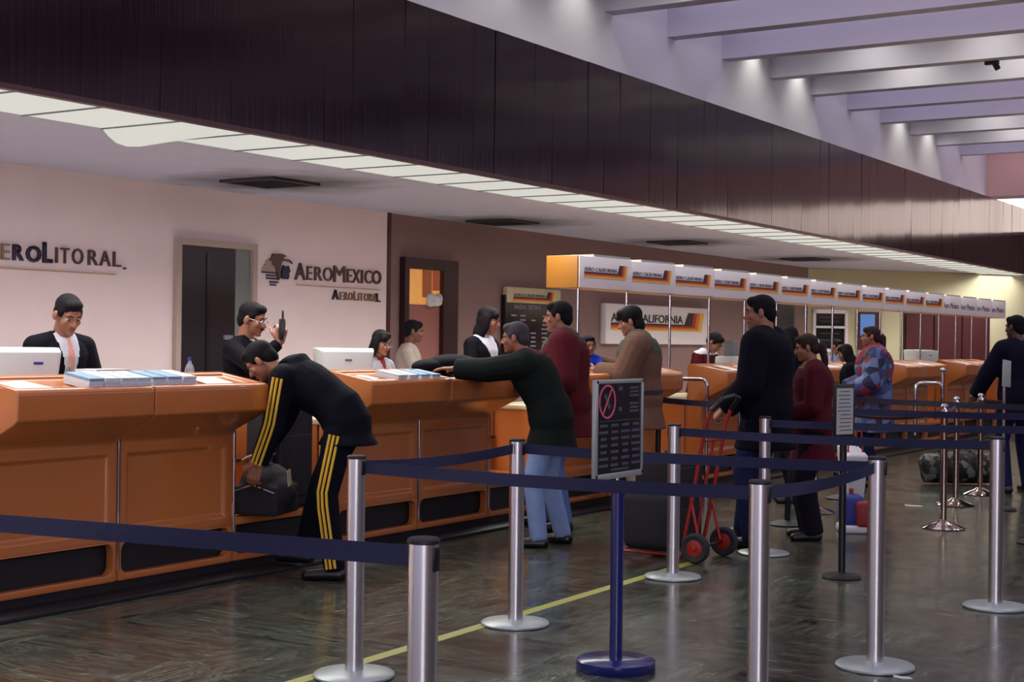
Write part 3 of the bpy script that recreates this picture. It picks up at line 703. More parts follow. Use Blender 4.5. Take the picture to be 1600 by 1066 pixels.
    for s, nm in ((-1, 'L'), (1, 'R')):
        cap(bm, sh[nm], el[nm], .05 * wf, .038 * wf); cap(bm, el[nm], wr[nm], .038 * wf, .026 * wf); cap(bm, sp[6] + CH @ Vector((s * .07, 0, .0)), sh[nm], .06, .052 * wf)
        cap(bm, hp[nm], kn[nm], .078, .052); cap(bm, kn[nm], an[nm], .052, .036)
        d = (wr[nm] - el[nm]).normalized(); a = arms.get(nm, {}); n = Vector(a.get('n', (-s, .25, 0))); d = Vector(a['d']).normalized() if 'd' in a else d
        hand(bm, wr[nm], d, n, s * a.get('side', 1), a.get('curl', .5), .96 if fem else 1.04)
        fd = Vector((s * .18, 1, 0)).normalized(); q = an[nm]
        cap(bm, q, q + Vector((0, -.02, -.04)), .038, .036); cap(bm, q + Vector((0, 0, -.045)), q + fd * .13 + Vector((0, 0, -.058)), .036, .027)
    cap(bm, N + CH @ Vector((0, 0, -.04)), HC + HF @ Vector((0, -.022, -.04)), .058 * (.88 if fem else 1), .055 * (.88 if fem else 1))
    hell(bm, (0, -.012, .032), (.073, .094, .084)); hell(bm, (0, .022, -.038), (.058, .066, .074)); hell(bm, (0, .068, -.093), (.024, .022, .020))
    hell(bm, (0, .035, -.075), (.045, .045, .034))
    for s in (-1, 1):
        hell(bm, (s * .036, .060, -.024), (.022, .021, .026)); hell(bm, (s * .082, -.006, -.010), (.012, .021, .034), Matrix.Rotation(s * .35, 4, 'Z'))
        hcap(bm, (s * .014, .083, .020), (s * .040, .073, .018), .0095, .008)
    hcap(bm, (0, .082, .008), (0, .106, -.030), .0085, .0125); hcap(bm, (-.013, .09, -.034), (.013, .09, -.034), .008, .008)
    hcap(bm, (-.018, .080, -.060), (.018, .080, -.060), .0085, .0085); hcap(bm, (-.014, .079, -.070), (.014, .079, -.070), .0085, .0085)
    remesh(bm, .0068 if math.hypot(loc[0], loc[1]) < 12.8 else .0095, 2, [skin], 'body', root)
    # eyes, brows, lips
    b = bmesh.new(); bmesh.ops.transform(b, matrix=H4, verts=ell(b, (0, .0865, -.065), (.023, .006, .009))); obj('mouth', b, LIP, root, smooth=True)
    for s in (-1, 1):
        b = bmesh.new(); bmesh.ops.transform(b, matrix=H4, verts=ell(b, (s * .031, .071, -.002), (.0130, .0110, .0062))); e = obj('eye', b, EYEW, root, smooth=True)
        b = bmesh.new(); bmesh.ops.transform(b, matrix=H4, verts=ell(b, (s * .031, .079, -.003), (.0065, .005, .0068))); obj('iris', b, EYED, e, smooth=True)
        b = bmesh.new(); tube(b, [H4 @ Vector(p) for p in ((s * .012, .090, .022), (s * .030, .088, .028), (s * .048, .074, .021))], [.003, .0045, .002], 6); obj('eyebrow', b, hairm if hairm is not HAIRG else HAIRB, root, smooth=True)
    if moustache:
        b = bmesh.new(); bmesh.ops.transform(b, matrix=H4, verts=ell(b, (0, .092, -.052), (.030, .010, .008))); obj('moustache', b, HAIRB, root, smooth=True)
    if glasses:
        gb = bmesh.new()
        for s in (-1, 1):
            pts = [H4 @ Vector((s * .032 + .022 * math.cos(a_ * PI / 8), .100 - .004 * abs(math.cos(a_ * PI / 8)), -.004 + .017 * math.sin(a_ * PI / 8))) for a_ in range(17)]
            tube(gb, pts, .0017, 6); tube(gb, [H4 @ Vector((s * .054, .096, .0)), H4 @ Vector((s * .08, .0, .004))], .0017, 6)
        tube(gb, [H4 @ Vector((-.010, .101, 0)), H4 @ Vector((.010, .101, 0))], .0017, 6); o = obj('glasses', gb, M['chrome'], root); 
    # hair
    b = bmesh.new()
    hell(b, (0, -.020, .040), (.080, .099, .084)); hell(b, (0, -.060, -.012), (.070, .056, .072))
    for s in (-1, 1): hell(b, (s * .068, .012, .022), (.012, .024, .030))
    if hair in ('short', 'quiff'): hell(b, (0, .040, .080), (.060, .046, .034))
    if hair == 'shaggy': hell(b, (0, .05, .085), (.066, .05, .036)); hell(b, (0, -.02, .05), (.092, .105, .088)); hell(b, (0, -.06, -.045), (.078, .06, .075)); hell(b, (0, .088, .052), (.045, .018, .026))
    if hair in ('bob', 'long', 'tail'): hell(b, (0, .035, .080), (.064, .05, .034))
    if hair in ('bob', 'long'):
        dz = -.075 if hair == 'bob' else -.12
        for s in (-1, 1): hell(b, (s * .075, -.012, -.045), (.027, .055, .105)); hell(b, (s * .068, -.03, dz), (.034, .05, .08))
        hell(b, (0, -.07, dz), (.078, .05, .10)); hell(b, (.03, .066, .055), (.045, .03, .035))
    if hair == 'tail':
        hcap(b, (0, -.10, .03), (0, -.14, -.02), .03, .036); hcap(b, (0, -.14, -.02), (0, -.14, -.15), .036, .03); hcap(b, (0, -.14, -.15), (0, -.13, -.24), .03, .012)
    ho = remesh(b, .0085, 3, [hairm], 'hair', root)
    if hair == 'tail':
        b = bmesh.new(); bmesh.ops.transform(b, matrix=H4, verts=ell(b, (0, -.115, .022), (.034, .014, .034))); obj('hair_tie', b, M['sign_white'], root, smooth=True)
    # trousers
    b = bmesh.new(); loft(b, [(P + Vector((0, 0, -.10)), Vector((.14, 0, 0)), Vector((0, .10, 0)))] + [(low[0], Vector((.172, 0, 0)), Vector((0, .125, 0)))] + [(sp[i], fr[i] @ Vector((rx[i] + .016, 0, 0)), fr[i] @ Vector((0, ry[i] + .014, 0))) for i in (0, 1)])
    for nm in ('L', 'R'):
        cap(b, hp[nm], kn[nm], .096 + loose, .070 + loose); cyl(b, kn[nm], an[nm] + Vector((0, 0, -.035)), .070 + loose, .058 + loose * 1.2, 14); ell(b, kn[nm], (.07 + loose,) * 3)
        n = 2
    remesh(b, .013, 4, [trousers], trouser_name, root)
    for s, nm in ((-1, 'L'), (1, 'R')):
        fd = Vector((s * .18, 1, 0)).normalized(); q = Vector(an[nm]); b = bmesh.new()
        cap(b, q + Vector((0, -.03, -.05)), q + fd * .06 + Vector((0, 0, -.05)), .046, .045); cap(b, q + fd * .06 + Vector((0, 0, -.05)), q + fd * .165 + Vector((0, 0, -.058)), .045, .034)
        remesh(b, .01, 2, [shoe or SHOE], 'shoe', root, clamp=q.z - .085)
    # upper garment
    if topm:
        b = bmesh.new(); inf = .020 + bulk; torso(b, inf, .10 + length)
        for s, nm in ((-1, 'L'), (1, 'R')):
            cap(b, sp[6] + CH @ Vector((s * .07, 0, .0)), sh[nm], .072 + bulk, .070 * wf + bulk); cap(b, sh[nm], el[nm], .070 * wf + bulk, .056 * wf + bulk)
            dw = (wr[nm] - el[nm]); cyl(b, el[nm], el[nm] + dw * .95, .056 * wf + bulk, .042 * wf + bulk, 14); ell(b, el[nm], (.056 * wf + bulk,) * 3)
        if collar: loft(b, [(N + CH @ Vector((0, -.01, -.05)), CH @ Vector((.10, 0, 0)), CH @ Vector((0, .085, 0))), (N + CH @ Vector((0, -.008, .035)), CH @ Vector((.068, 0, 0)), CH @ Vector((0, .068, .012)))])
        jo = remesh(b, .0088 if regions else .0115, 3, [topm], top, root)
        Ci = CH.inverted()
        def loc_(c): return Ci @ (Vector(c) - N)
        regs = [(nm, m, (lambda f: (lambda c: f(loc_(c), Vector(c))))(fn)) for nm, m, fn in regions]
        if regs: split_faces(jo, regs)
    root['_k'] = k
    J = dict(root=root, sh=sh, el=el, wr=wr, hp=hp, kn=kn, an=an, N=N, HC=HC, CH=CH, H4=H4, P=P)
    del root['_k']
    return J
def vee(w, h, up=.05): return lambda p, c: p.y > .03 and p.z > -h and abs(p.x) < (p.z + h) / (h + up) * w
LEFT = (-.844, -.536); RIGHT = (.844, .536); TOC = (-1, 0); FROMC = (1, 0)
WHITE = fab('white_shirt_cloth', (184, 182, 194)); SUIT = fab('black_suit_cloth', (11, 8, 18)); PINKT = fab('pink_tie_silk', (200, 140, 130), .5)
# clerk in the dark suit
tie = ('tie', PINKT, lambda p, c: p.y > .03 and -.40 < p.z < .02 and abs(p.x) < .014 - p.z * .06)
p1 = person('clerk in a black suit and pink tie looking down at the leftmost counter', (-7.13, 6.06, 0), (.98, -.12), 1.76, lean=8, head=(-8, 26), arms={'L': dict(w=(-.20, .33, .98), curl=.4, n=(0, 0, -1), side=1), 'R': dict(w=(.20, .33, .98), curl=.4, n=(0, 0, -1))},
            topm=SUIT, regions=[tie, ('shirt', WHITE, vee(.085, .36))])
# man with radio
p2 = person('man with glasses and moustache in a dark jacket raising a black radio behind the counter', (-7.0, 7.58, 0), (.9, .25), 1.74, head=(0, 14), hair='short', moustache=True, glasses=True, skin=SKIN2,
            arms={'R': dict(w=(.16, .35, 1.42), h=(1, -.3, -1), d=(-.1, .1, 1), n=(-.6, -.5, .1), curl=1.4), 'L': dict(w=(-.2, .3, 1.0), n=(0, 0, -1))}, topm=SUIT, regions=[('shirt', WHITE, vee(.04, .10))])
p2r = p2
# clerk woman with glasses
p4 = person('woman clerk with chin-length dark hair and glasses behind the white terminal', (-7.15, 9.22, 0), (.96, -.1), 1.57, lean=5, head=(-4, 14), fem=True, hair='bob', glasses=True, topm=fab('grey_blouse', (150, 146, 156)),
            arms={'L': dict(w=(-.16, .33, 1.0), n=(0, 0, -1)), 'R': dict(w=(.16, .33, 1.0), n=(0, 0, -1))}, regions=[('scarf', fab('red_scarf', (120, 40, 44)), vee(.05, .12))])
# man by the lit doorway
p5 = person('man in a pale shirt standing in profile at the lit doorway', (-8.75, 11.86, 0), RIGHT, 1.68, head=(0, 8), skin=mat('deep_brown_skin', (110, 66, 52), .5), topm=fab('pale_shirt', (170, 156, 150)), top='shirt',
            arms={'L': dict(w=(-.16, .40, 1.12), h=(-.3, -.4, -1), n=(0, 0, -1)), 'R': dict(w=(.18, .36, 1.10), h=(.3, -.4, -1), n=(0, 0, -1))})
# woman clerk with long black hair
p6 = person('woman clerk with long black hair, black jacket and open white collar facing right', (-7.02, 10.57, 0), (.9, .0), 1.79, head=(18, 12), fem=True, hair='long', topm=SUIT,
            arms={'L': dict(w=(-.2, .30, 1.02), n=(0, 0, -1)), 'R': dict(w=(.2, .30, 1.02), n=(0, 0, -1))}, regions=[('collar', WHITE, lambda p, c: p.y > -.01 and p.z > -.20 and .0 < abs(p.x) < .03 + (p.z + .2) * .42 and p.y + abs(p.x) > .05)])
# bending man in the tracksuit
p3 = person('man in a navy tracksuit with yellow stripes bending down to a bag', (-5.75, 6.99, 0), (-.93, -.37), 1.77, lean=64, curve=.62, head=(6, 44), hips=(.02, -.10, .0), feet={'L': (-.17, -.10), 'R': (.16, .22)},
            arms={'L': dict(w=(-.16, .40, .62), h=(-.2, -1, .1), n=(.9, 0, .1), curl=1.0), 'R': dict(w=(.06, .50, .62), h=(.3, -1, .1), n=(-.9, 0, .1), curl=1.0)}, topm=NAVYF, trousers=NAVYF, bulk=.014, loose=.006, length=.03, hair='short')
STR = mat('yellow_stripe', (214, 170, 50), .7)
def stripes(J, side):
    s = -1 if side == 'L' else 1
    for off in (-.026, 0, .026):
        for chain, rr in (((J['sh'][side], J['el'][side], J['wr'][side]), (.091, .080, .059)), ((J['hp'][side], J['kn'][side], J['an'][side] + Vector((0, 0, -.03))), (.112, .084, .070))):
            pts = []
            for i in range(2):
                a, b_ = chain[i], chain[i + 1]; d = (b_ - a).normalized(); out = Vector((s, 0, 0)); out = (out - d * out.dot(d)).normalized(); f = d.cross(out)
                for q in range(7):
                    if i == 1 and q == 0: continue
                    t = q / 6
                    if i == 0 and t < .05 and chain[0] is J['hp'][side]: continue
                    r = rr[i] * (1 - t) + rr[i + 1] * t; an_ = off / r; pts.append(a.lerp(b_, t * .97) + out * r * math.cos(an_) + f * r * math.sin(an_))
            b = bmesh.new(); tube(b, pts, .0085, 6); obj('stripe', b, STR, J['root'], smooth=True)
stripes(p3, 'L')
b = bmesh.new(); q = p3['N']; chm = p3['CH']
loft(b, [(q + chm @ Vector((0, -.09, -.10)), chm @ Vector((.12, 0, 0)), chm @ Vector((0, .05, .03))), (q + chm @ Vector((0, -.115, -.03)), chm @ Vector((.115, 0, 0)), chm @ Vector((0, .055, .03))), (q + chm @ Vector((0, -.07, .03)), chm @ Vector((.09, 0, 0)), chm @ Vector((0, .05, .02)))])
remesh(b, .012, 3, [fab('dark_hood', (22, 26, 36))], 'hood', p3['root'])
# leaning man in dark green
GREEN = fab('dark_green_jacket', (20, 24, 24)); LJ = fab('light_denim', (128, 148, 190))
p7 = person('man with greying hair in a dark green jacket leaning his arms on the counter', (-5.40, 8.90, 0), (-.92, -.38), 1.68, lean=30, head=(0, 6), hips=(0, -.08, 0), hairm=HAIRG, skin=SKIN2, trousers=LJ, topm=GREEN, bulk=.035, length=.08, loose=.006,
            feet={'L': (-.14, -.02), 'R': (.14, -.16)}, arms={'L': dict(w=(-.08, .78, 1.28), h=(-.6, -.1, -1), n=(0, 0, -1), curl=.3), 'R': dict(w=(.20, .78, 1.28), h=(.6, -.1, -1), n=(0, 0, -1), curl=.3)},
            regions=[('collar', fab('maroon_collar', (74, 26, 32)), lambda p, c: p.z > -.05 and abs(p.x) < .11)])
# man in the maroon jacket
MAR = fab('maroon_jacket', (78, 20, 28)); OLIVE = fab('dark_olive_cloth', (52, 56, 50))
p8 = person('man in a maroon jacket with dark green collar and blue jeans standing in profile', (-5.68, 9.74, 0), (-.9, -.44), 1.80, lean=3, head=(0, 4), trousers=JEAN, topm=MAR, bulk=.05, length=.08, loose=.012,
            feet={'L': (-.12, .0), 'R': (.12, .20)}, arms={'L': dict(w=(-.22, .24, 1.06), h=(-.5, -1, -.2)), 'R': dict(w=(.22, .26, 1.08), h=(.5, -1, -.2))},
            regions=[('shirt', WHITE, lambda p, c: p.y > .045 and p.z > -.16 and abs(p.x) < .045), ('collar', OLIVE, lambda p, c: p.z > -.045 and abs(p.x) < .13 or (p.y > .02 and p.z > -.2 and abs(p.x) < .09))])
b = bmesh.new(); bx(b, (-.115, .155, 1.19), (.06, .006, .022), Matrix.Rotation(.6, 4, 'Z')); obj('chest_label', b, M['sign_white'], p8['root'])
# man with the child
TAN = fab('tan_jacket', (100, 72, 62)); OLV = fab('grey_green_yoke', (70, 74, 62)); BEL = fab('jacket_band', (52, 44, 50))
p9 = person('man with shaggy black hair in a tan and olive jacket carrying a child', (-5.86, 11.31, 0), (-.9, -.44), 1.80, lean=3, head=(0, 16), hair='shaggy', trousers=fab('pale_trousers', (170, 156, 146)), topm=TAN, bulk=.055, length=.10, shoe=mat('pale_shoe', (170, 160, 150), .6),
            arms={'L': dict(w=(-.10, .36, 1.14), h=(-.7, -.6, -1), n=(.4, -1, 0), curl=.8), 'R': dict(w=(.16, .40, 1.20), h=(.7, -.5, -1), n=(-.4, -1, 0), curl=.8)},
            regions=[('yoke', OLV, lambda p, c: (p.z > -.13 and abs(p.x) < .20) or (p.y > .05 and p.z > -.5 and abs(p.x) < .12)), ('band', BEL, lambda p, c: -.47 < p.z < -.43 and abs(p.x) < .23)])
def child(label, loc, face, H):
    return person(label, loc, face, H, head=(10, 4), hs_=1.35, hips=(0, -.25, -.36), feet={'L': (-.16, .16, .30), 'R': (.16, .16, .30)}, arms={'L': dict(w=(-.16, .22, .78), h=(-1, -.5, -.5)), 'R': dict(w=(.16, .22, .86), h=(1, -.5, -.5))},
                  topm=fab('bright_blue_sweater', (30, 56, 170)), top='sweater', trousers=fab('child_trousers', (50, 44, 60)), hair='short', fem=True)

p9c = child('small child in a bright blue sweater carried by the man in tan', (-6.22, 11.06, .735), (.7, -.9), .96)
# clerk bent over his desk
p10 = person('clerk in a maroon jacket with head bowed, right of the long wall sign', (-7.15, 15.22, 0), (.98, -.1), 1.66, lean=14, head=(0, 42), fem=False, topm=MAR, skin=SKIN2,
             arms={'L': dict(w=(-.16, .36, 1.02), n=(0, 0, -1)), 'R': dict(w=(.16, .36, 1.02), n=(0, 0, -1))}, regions=[('collar', WHITE, lambda p, c: p.z > -.02)])
COAT = fab('navy_black_coat', (9, 8, 22)); DJ = fab('dark_denim', (26, 30, 66))
p11 = person('tall man in a long navy black coat seen from behind at the hand truck', (-4.09, 9.84, 0), (-.97, .02), 1.84, head=(26, 6), hair='quiff', trousers=DJ, topm=COAT, bulk=.040, length=.12, loose=.02, skin=SKIN2,
             feet={'L': (-.17, .0), 'R': (.15, .22)}, arms={'L': dict(w=(-.24, .20, .93), h=(-.4, -1, -.2), n=(.6, 0, -1), curl=1.5), 'R': dict(w=(.26, .10, .84))})
p12 = person('dark-haired woman mostly hidden behind the man in the long coat', (-5.0, 12.72, 0), (-.9, -.44), 1.66, head=(0, 20), fem=True, hair='bob', topm=COAT)
WM = fab('wine_jacket', (74, 18, 32))
p13 = person('woman in a wine-red jacket and black trousers with a ponytail tied in white', (-3.96, 10.42, 0), (-.88, -.47), 1.57, head=(0, 12), fem=True, hair='tail', hairm=HAIRBR, topm=WM, bulk=.03, length=.14, loose=.025,
             arms={'L': dict(w=(-.16, .26, 1.02), h=(-.6, -1, -.4)), 'R': dict(w=(.16, .28, 1.04), h=(.6, -1, -.4))}, regions=[('scarf', fab('ochre_scarf', (120, 88, 44)), lambda p, c: p.z > -.02 and p.y > .0 and abs(p.x) < .1)])
p14 = person('woman in a patchwork blue and red knitted jacket with long brown hair tied back', (-4.93, 14.68, 0), (-.9, -.44), 1.68, head=(0, 2), fem=True, hair='tail', hairm=HAIRBR, topm=M['colourful'], bulk=.065, length=.20, trousers=DJ,
             arms={'L': dict(w=(-.18, .28, 1.0), h=(-.6, -1, -.3)), 'R': dict(w=(.18, .28, 1.02), h=(.6, -1, -.3))}, regions=[('hood', fab('rose_hood', (120, 44, 60)), lambda p, c: p.z > -.14 and abs(p.x) < .14)])
p15 = person('man in dark navy clothes at the right edge of the frame with his back turned', (-3.56, 14.95, 0), (-.7, .6), 1.80, head=(20, 4), skin=mat('dark_brown_skin', (90, 54, 46), .5), topm=fab('navy_jacket', (14, 15, 34)), bulk=.03, length=.06, trousers=DJ,
             arms={'L': dict(w=(-.30, .26, .92), h=(-1, -.6, -.2)), 'R': dict(w=(.26, .1, .86))})
p16 = person('distant clerk with a pale blue scarf behind the far counters', (-6.98, 19.1, 0), (.95, -.2), 1.56, head=(0, 10), fem=True, hair='short', topm=SUIT, arms={'R': dict(w=(.14, .20, 1.36), h=(1, -.2, -1), n=(0, -1, 0)), 'L': dict(w=(-.16, .34, 1.0), n=(0, 0, -1))},
             regions=[('scarf', fab('pale_blue_scarf', (120, 128, 160)), lambda p, c: p.z > -.10 and p.y > 0)])
p17 = person('person in black with long dark hair at the counter behind the patchwork jacket', (-5.55, 15.75, 0), (-.9, -.2), 1.50, head=(0, 20), fem=True, hair='long', topm=SUIT, bulk=.01)

# ------------------------------------------------------------------ queue posts and belts
def make_post():
    t = thing('queue_post', '', 'queue post')
    b = bmesh.new(); lathe(b, [(.168, 0), (.175, .004), (.175, .012), (.168, .018), (.10, .024), (.05, .030)], 48); obj('base', b, M['alu_base'], t, smooth=True)
    b = bmesh.new(); cyl(b, (0, 0, .028), (0, 0, .932), .039, seg=36); obj('pole', b, M['alu'], t, smooth=True)
    b = bmesh.new(); lathe(b, [(.040, .932), (.042, .934), (.042, .942), (.036, .947)], 32); obj('cap', b, M['black'], t, smooth=True)
    for dx in (1, -1):
        b = bmesh.new(); bx(b, (dx * .038, 0, .895), (.010, .024, .062)); obj('belt_clip', b, M['blackgloss'], t, bevel=.002)
    return t
post0 = make_post(); learn(post0)
PP = {'A': (-2.18, 3.03), 'P1': (-3.935, 4.97), 'P2': (-3.988, 6.347), 'P3': (-3.996, 8.171), 'P4': (-3.94, 9.463), 'P5': (-2.149, 6.457), 'P6': (-2.09, 8.313), 'B': (-2.12, 5.05), 'X1': (-3.95, 2.98), 'X2': (-2.05, 10.2)}
PL = {'A': 'large nearest silver queue post at bottom centre with a blue belt running left', 'B': 'near silver queue post right of the blue sign post, cut by the bottom edge', 'P1': 'silver queue post in front of the bending man, at the yellow line',
      'P2': 'silver queue post in front of the leaning man in light jeans', 'P3': 'silver queue post in front of the black suitcase on the hand truck', 'P4': 'silver queue post half hidden, in front of the man in the long coat',
      'P5': 'silver queue post with its round base at lower right, beside the black sign post', 'P6': 'silver queue post nearest the right edge', 'X1': 'silver queue post beyond the left edge holding the blue belt', 'X2': 'silver queue post beyond the right edge'}
for i, (k, (x, y)) in enumerate(PP.items()):
    o = post0 if i == 0 else dup(post0, (x, y, 0)); o.location = (x, y, 0); o['label'] = PL[k]; o['group'] = 'silver queue posts'; o.rotation_euler = (0, 0, 0)
def belt(a, b_, label, z0=.897, z1=.897, sag=.02, m=None, h=.050, th=.0025, cat='belt', name='queue_belt', r0=.046, r1=.046):
    A = Vector((a[0], a[1], z0)); B = Vector((b_[0], b_[1], z1)); d = (B - A); d.z = 0; d.normalize(); A += d * r0; B -= d * r1; n = Vector((-d.y, d.x, 0)); bm = bmesh.new(); prev = None
    N_ = 16
    for i in range(N_ + 1):
        t = i / N_; p = A.lerp(B, t); p.z -= sag * 4 * t * (1 - t); w = .012 * math.sin(t * PI) * math.sin(t * 5)
        vs = [bm.verts.new(p + Vector((0, 0, sz * h / 2)) + n * (sn * th / 2 + sz * w * .5)) for sz, sn in ((-1, -1), (1, -1), (1, 1), (-1, 1))]
        if prev:
            for q in range(4): bm.faces.new((prev[q], prev[(q + 1) % 4], vs[(q + 1) % 4], vs[q]))
        else: bm.faces.new(vs[::-1])
        prev = vs
    bm.faces.new(prev)
    return tag(obj(name, bm, m or M['belt'], None, smooth=False), label, cat, 'queue belts')
belt(PP['A'], PP['X1'], 'navy queue belt from the nearest post across the orange counters to the left edge', .897, .862, .0, h=.054)
belt(PP['P1'], PP['P2'], 'navy belt between the post by the bending man and the post by the leaning man')
belt(PP['P1'], PP['B'], 'navy belt running right from the bending man, passing behind the blue sign stand', sag=.012)
belt(PP['P2'], PP['P5'], 'navy belt behind the prohibition sign, from the leaning man to the lower right post', sag=.01)
belt(PP['P5'], PP['B'], 'short navy belt between the two silver posts at lower right')
belt(PP['P3'], PP['P6'], 'navy belt crossing in front of the hand truck and coat to the rightmost post', sag=.012)
belt(PP['P4'], PP['X2'], 'navy belt from the half-hidden post toward the right edge', sag=.01)
def black_post(x, y, lab):
    t = thing('queue_post', lab, 'queue post', (x, y, 0)); b = bmesh.new(); lathe(b, [(.16, 0), (.165, .01), (.10, .03), (.03, .04)], 32); obj('base', b, M['black'], t, smooth=True)
    b = bmesh.new(); cyl(b, (0, 0, .03), (0, 0, .98), .024, seg=18); obj('pole', b, M['blackgloss'], t, smooth=True)
    b = bmesh.new(); lathe(b, [(.032, .87), (.034, .88), (.034, .98), (.028, .99)], 20); obj('belt_head', b, M['black'], t, smooth=True); return t
BP = [((-6.02 + .1, 11.78), 'black queue post beside the man in the tan jacket'), ((-4.42, 11.1), 'black queue post hidden behind the man in the long coat'), ((-4.75, 13.3), 'black queue post left of the patchwork jacket'), ((-2.3, 12.9), 'black queue post beyond the right edge'), ((-2.5, 11.2), 'black queue post near the right edge')]
for (x, y), lab in BP: black_post(x, y, lab)
belt(BP[0][0], BP[1][0], 'black belt in front of the amber counter, left of the long coat', .93, .93, .01, M['belt_black'], r0=.03, r1=.03)
belt(BP[2][0], BP[3][0], 'black belt crossing in front of the chrome rope posts', .93, .93, .01, M['belt_black'], r0=.03, r1=.03)
belt(BP[1][0], BP[4][0], 'dark belt behind the woman in wine red running to the right edge', .93, .93, .01, M['belt'], r0=.03, r1=.03)
# chrome rope posts
CPN = [(-3.34, 11.656), (-3.731, 13.399), (-3.812, 14.529), (-2.9, 16.2), (-5.0, 11.9)]
CPL = ['nearest chrome rope post with flared base reflected in the floor', 'second chrome rope post behind the nearest one', 'third chrome rope post, in front of the patterned duffel bag end', 'chrome rope post farthest back at the right edge', 'chrome rope post by the wine-red jacket']
for i, ((x, y), lab) in enumerate(zip(CPN, CPL)):
    if i == 4: x, y = -4.55, 12.05
    t = thing('rope_post', lab, 'rope post', (x, y, 0), 0, 'chrome rope posts')
    b = bmesh.new(); lathe(b, [(.165, 0), (.17, .008), (.12, .03), (.06, .05), (.032, .07)], 36); obj('base', b, M['warmchrome'], t, smooth=True)
    b = bmesh.new(); cyl(b, (0, 0, .06), (0, 0, .95), .026, seg=24); obj('pole', b, M['warmchrome'], t, smooth=True)
    b = bmesh.new(); lathe(b, [(.03, .90), (.036, .905), (.036, .93), (.028, .95), (.03, .965), (.018, .985), (.004, .99)], 24); obj('finial', b, M['chrome'], t, smooth=True)
def rope(a, b_, lab, z=.91, sag=.06, r=.02):
    A = Vector((a[0], a[1], z)); B = Vector((b_[0], b_[1], z)); d = (B - A).normalized(); A += d * .05; B -= d * .05; bm = bmesh.new()
    tube(bm, [A.lerp(B, i / 14) - Vector((0, 0, sag * 4 * (i / 14) * (1 - i / 14))) for i in range(15)], r, 8); tag(obj('rope', bm, M['rope'], smooth=True), lab, 'rope', 'burgundy ropes')
rope(CPN[0], (-4.55, 12.05), 'burgundy plush rope left of the nearest chrome rope post'); rope(CPN[0], CPN[1], 'burgundy plush rope between the two nearest chrome posts', sag=.03); rope(CPN[1], CPN[2], 'burgundy plush rope between the second and third chrome posts', sag=.03)
rope(CPN[2], CPN[3], 'burgundy plush rope at the far right edge', sag=.04)

# ------------------------------------------------------------------ sign stands
t = thing('sign_stand', 'navy blue sign stand holding a black prohibition notice in a silver frame', 'sign stand', (-3.088, 5.755, 0))
b = bmesh.new(); lathe(b, [(.172, 0), (.175, .004), (.175, .040), (.168, .045), (.04, .050)], 48); obj('base', b, M['blue_post'], t, smooth=True)
b = bmesh.new(); cyl(b, (0, 0, .045), (0, 0, .80), .029, seg=28); obj('pole', b, M['blue_post'], t, smooth=True)
b = bmesh.new(); cyl(b, (0, 0, .80), (0, 0, .86), .010, seg=14); obj('rod', b, M['chrome'], t, smooth=True)
b = bmesh.new(); bx(b, (0, -.004, 1.065), (.012, .41, .40)); obj('board', b, M['blackgloss'], t)
b = bmesh.new()
for (y, z, w, h) in ((-.004, 1.272, .44, .018), (-.004, .858, .44, .026), (-.217, 1.065, .022, .43), (.209, 1.065, .014, .43)): bx(b, (.002, y, z), (.02, w, h))
obj('frame', b, M['alu_base'], t, bevel=.002)
FS = Matrix.Translation((.0065, 0, 0)) @ RXY
b = bmesh.new(); oc = [(-.12 + .075 * math.cos(q * PI / 16), 1.185 + .075 * math.sin(q * PI / 16)) for q in range(32)]; ic = [(-.12 + .066 * math.cos(q * PI / 16), 1.185 + .066 * math.sin(q * PI / 16)) for q in range(32)]
ring(b, oc, ic, lambda a, c, s: FS @ Vector((a, c, s)), .003); bx(b, (.008, -.12, 1.185), (.003, .008, .135), Matrix.Rotation(-.62, 4, 'X')); obj('prohibition_ring', b, M['pinkred'], t)
b = bmesh.new(); bx(b, (.0075, -.12, 1.185), (.002, .022, .075), Matrix.Rotation(.62, 4, 'X')); obj('pictogram', b, M['print'], t)
for r, (y, z, w, h) in enumerate(((.0, 1.24, .035, .03), (.0, 1.15, .03, .03), (.13, 1.225, .085, .05), (.13, 1.155, .085, .05))):
    if h > .04:
        for q in range(3): bb = bmesh.new(); bx(bb, (.0075, y, z + .017 - q * .017), (.002, w * (1 - .1 * (q % 2)), .010)); obj('text_line', bb, M['print'], t)
    else: bb = bmesh.new(); bx(bb, (.0075, y, z), (.002, w, h * .6)); obj('text_line', bb, M['print'], t)
bb = bmesh.new(); bx(bb, (.0075, 0, 1.10), (.002, .39, .003)); obj('rule_line', bb, M['print'], t)
for r in range(7):
    for c_ in range(4):
        bb = bmesh.new(); bx(bb, (.0075, -.15 + c_ * .1, 1.08 - r * .029), (.002, random.uniform(.05, .085), .012)); obj('text_line', bb, M['print'], t)
bb = bmesh.new(); bx(bb, (.0075, 0, .885), (.002, .16, .008)); obj('text_line', bb, M['print'], t)

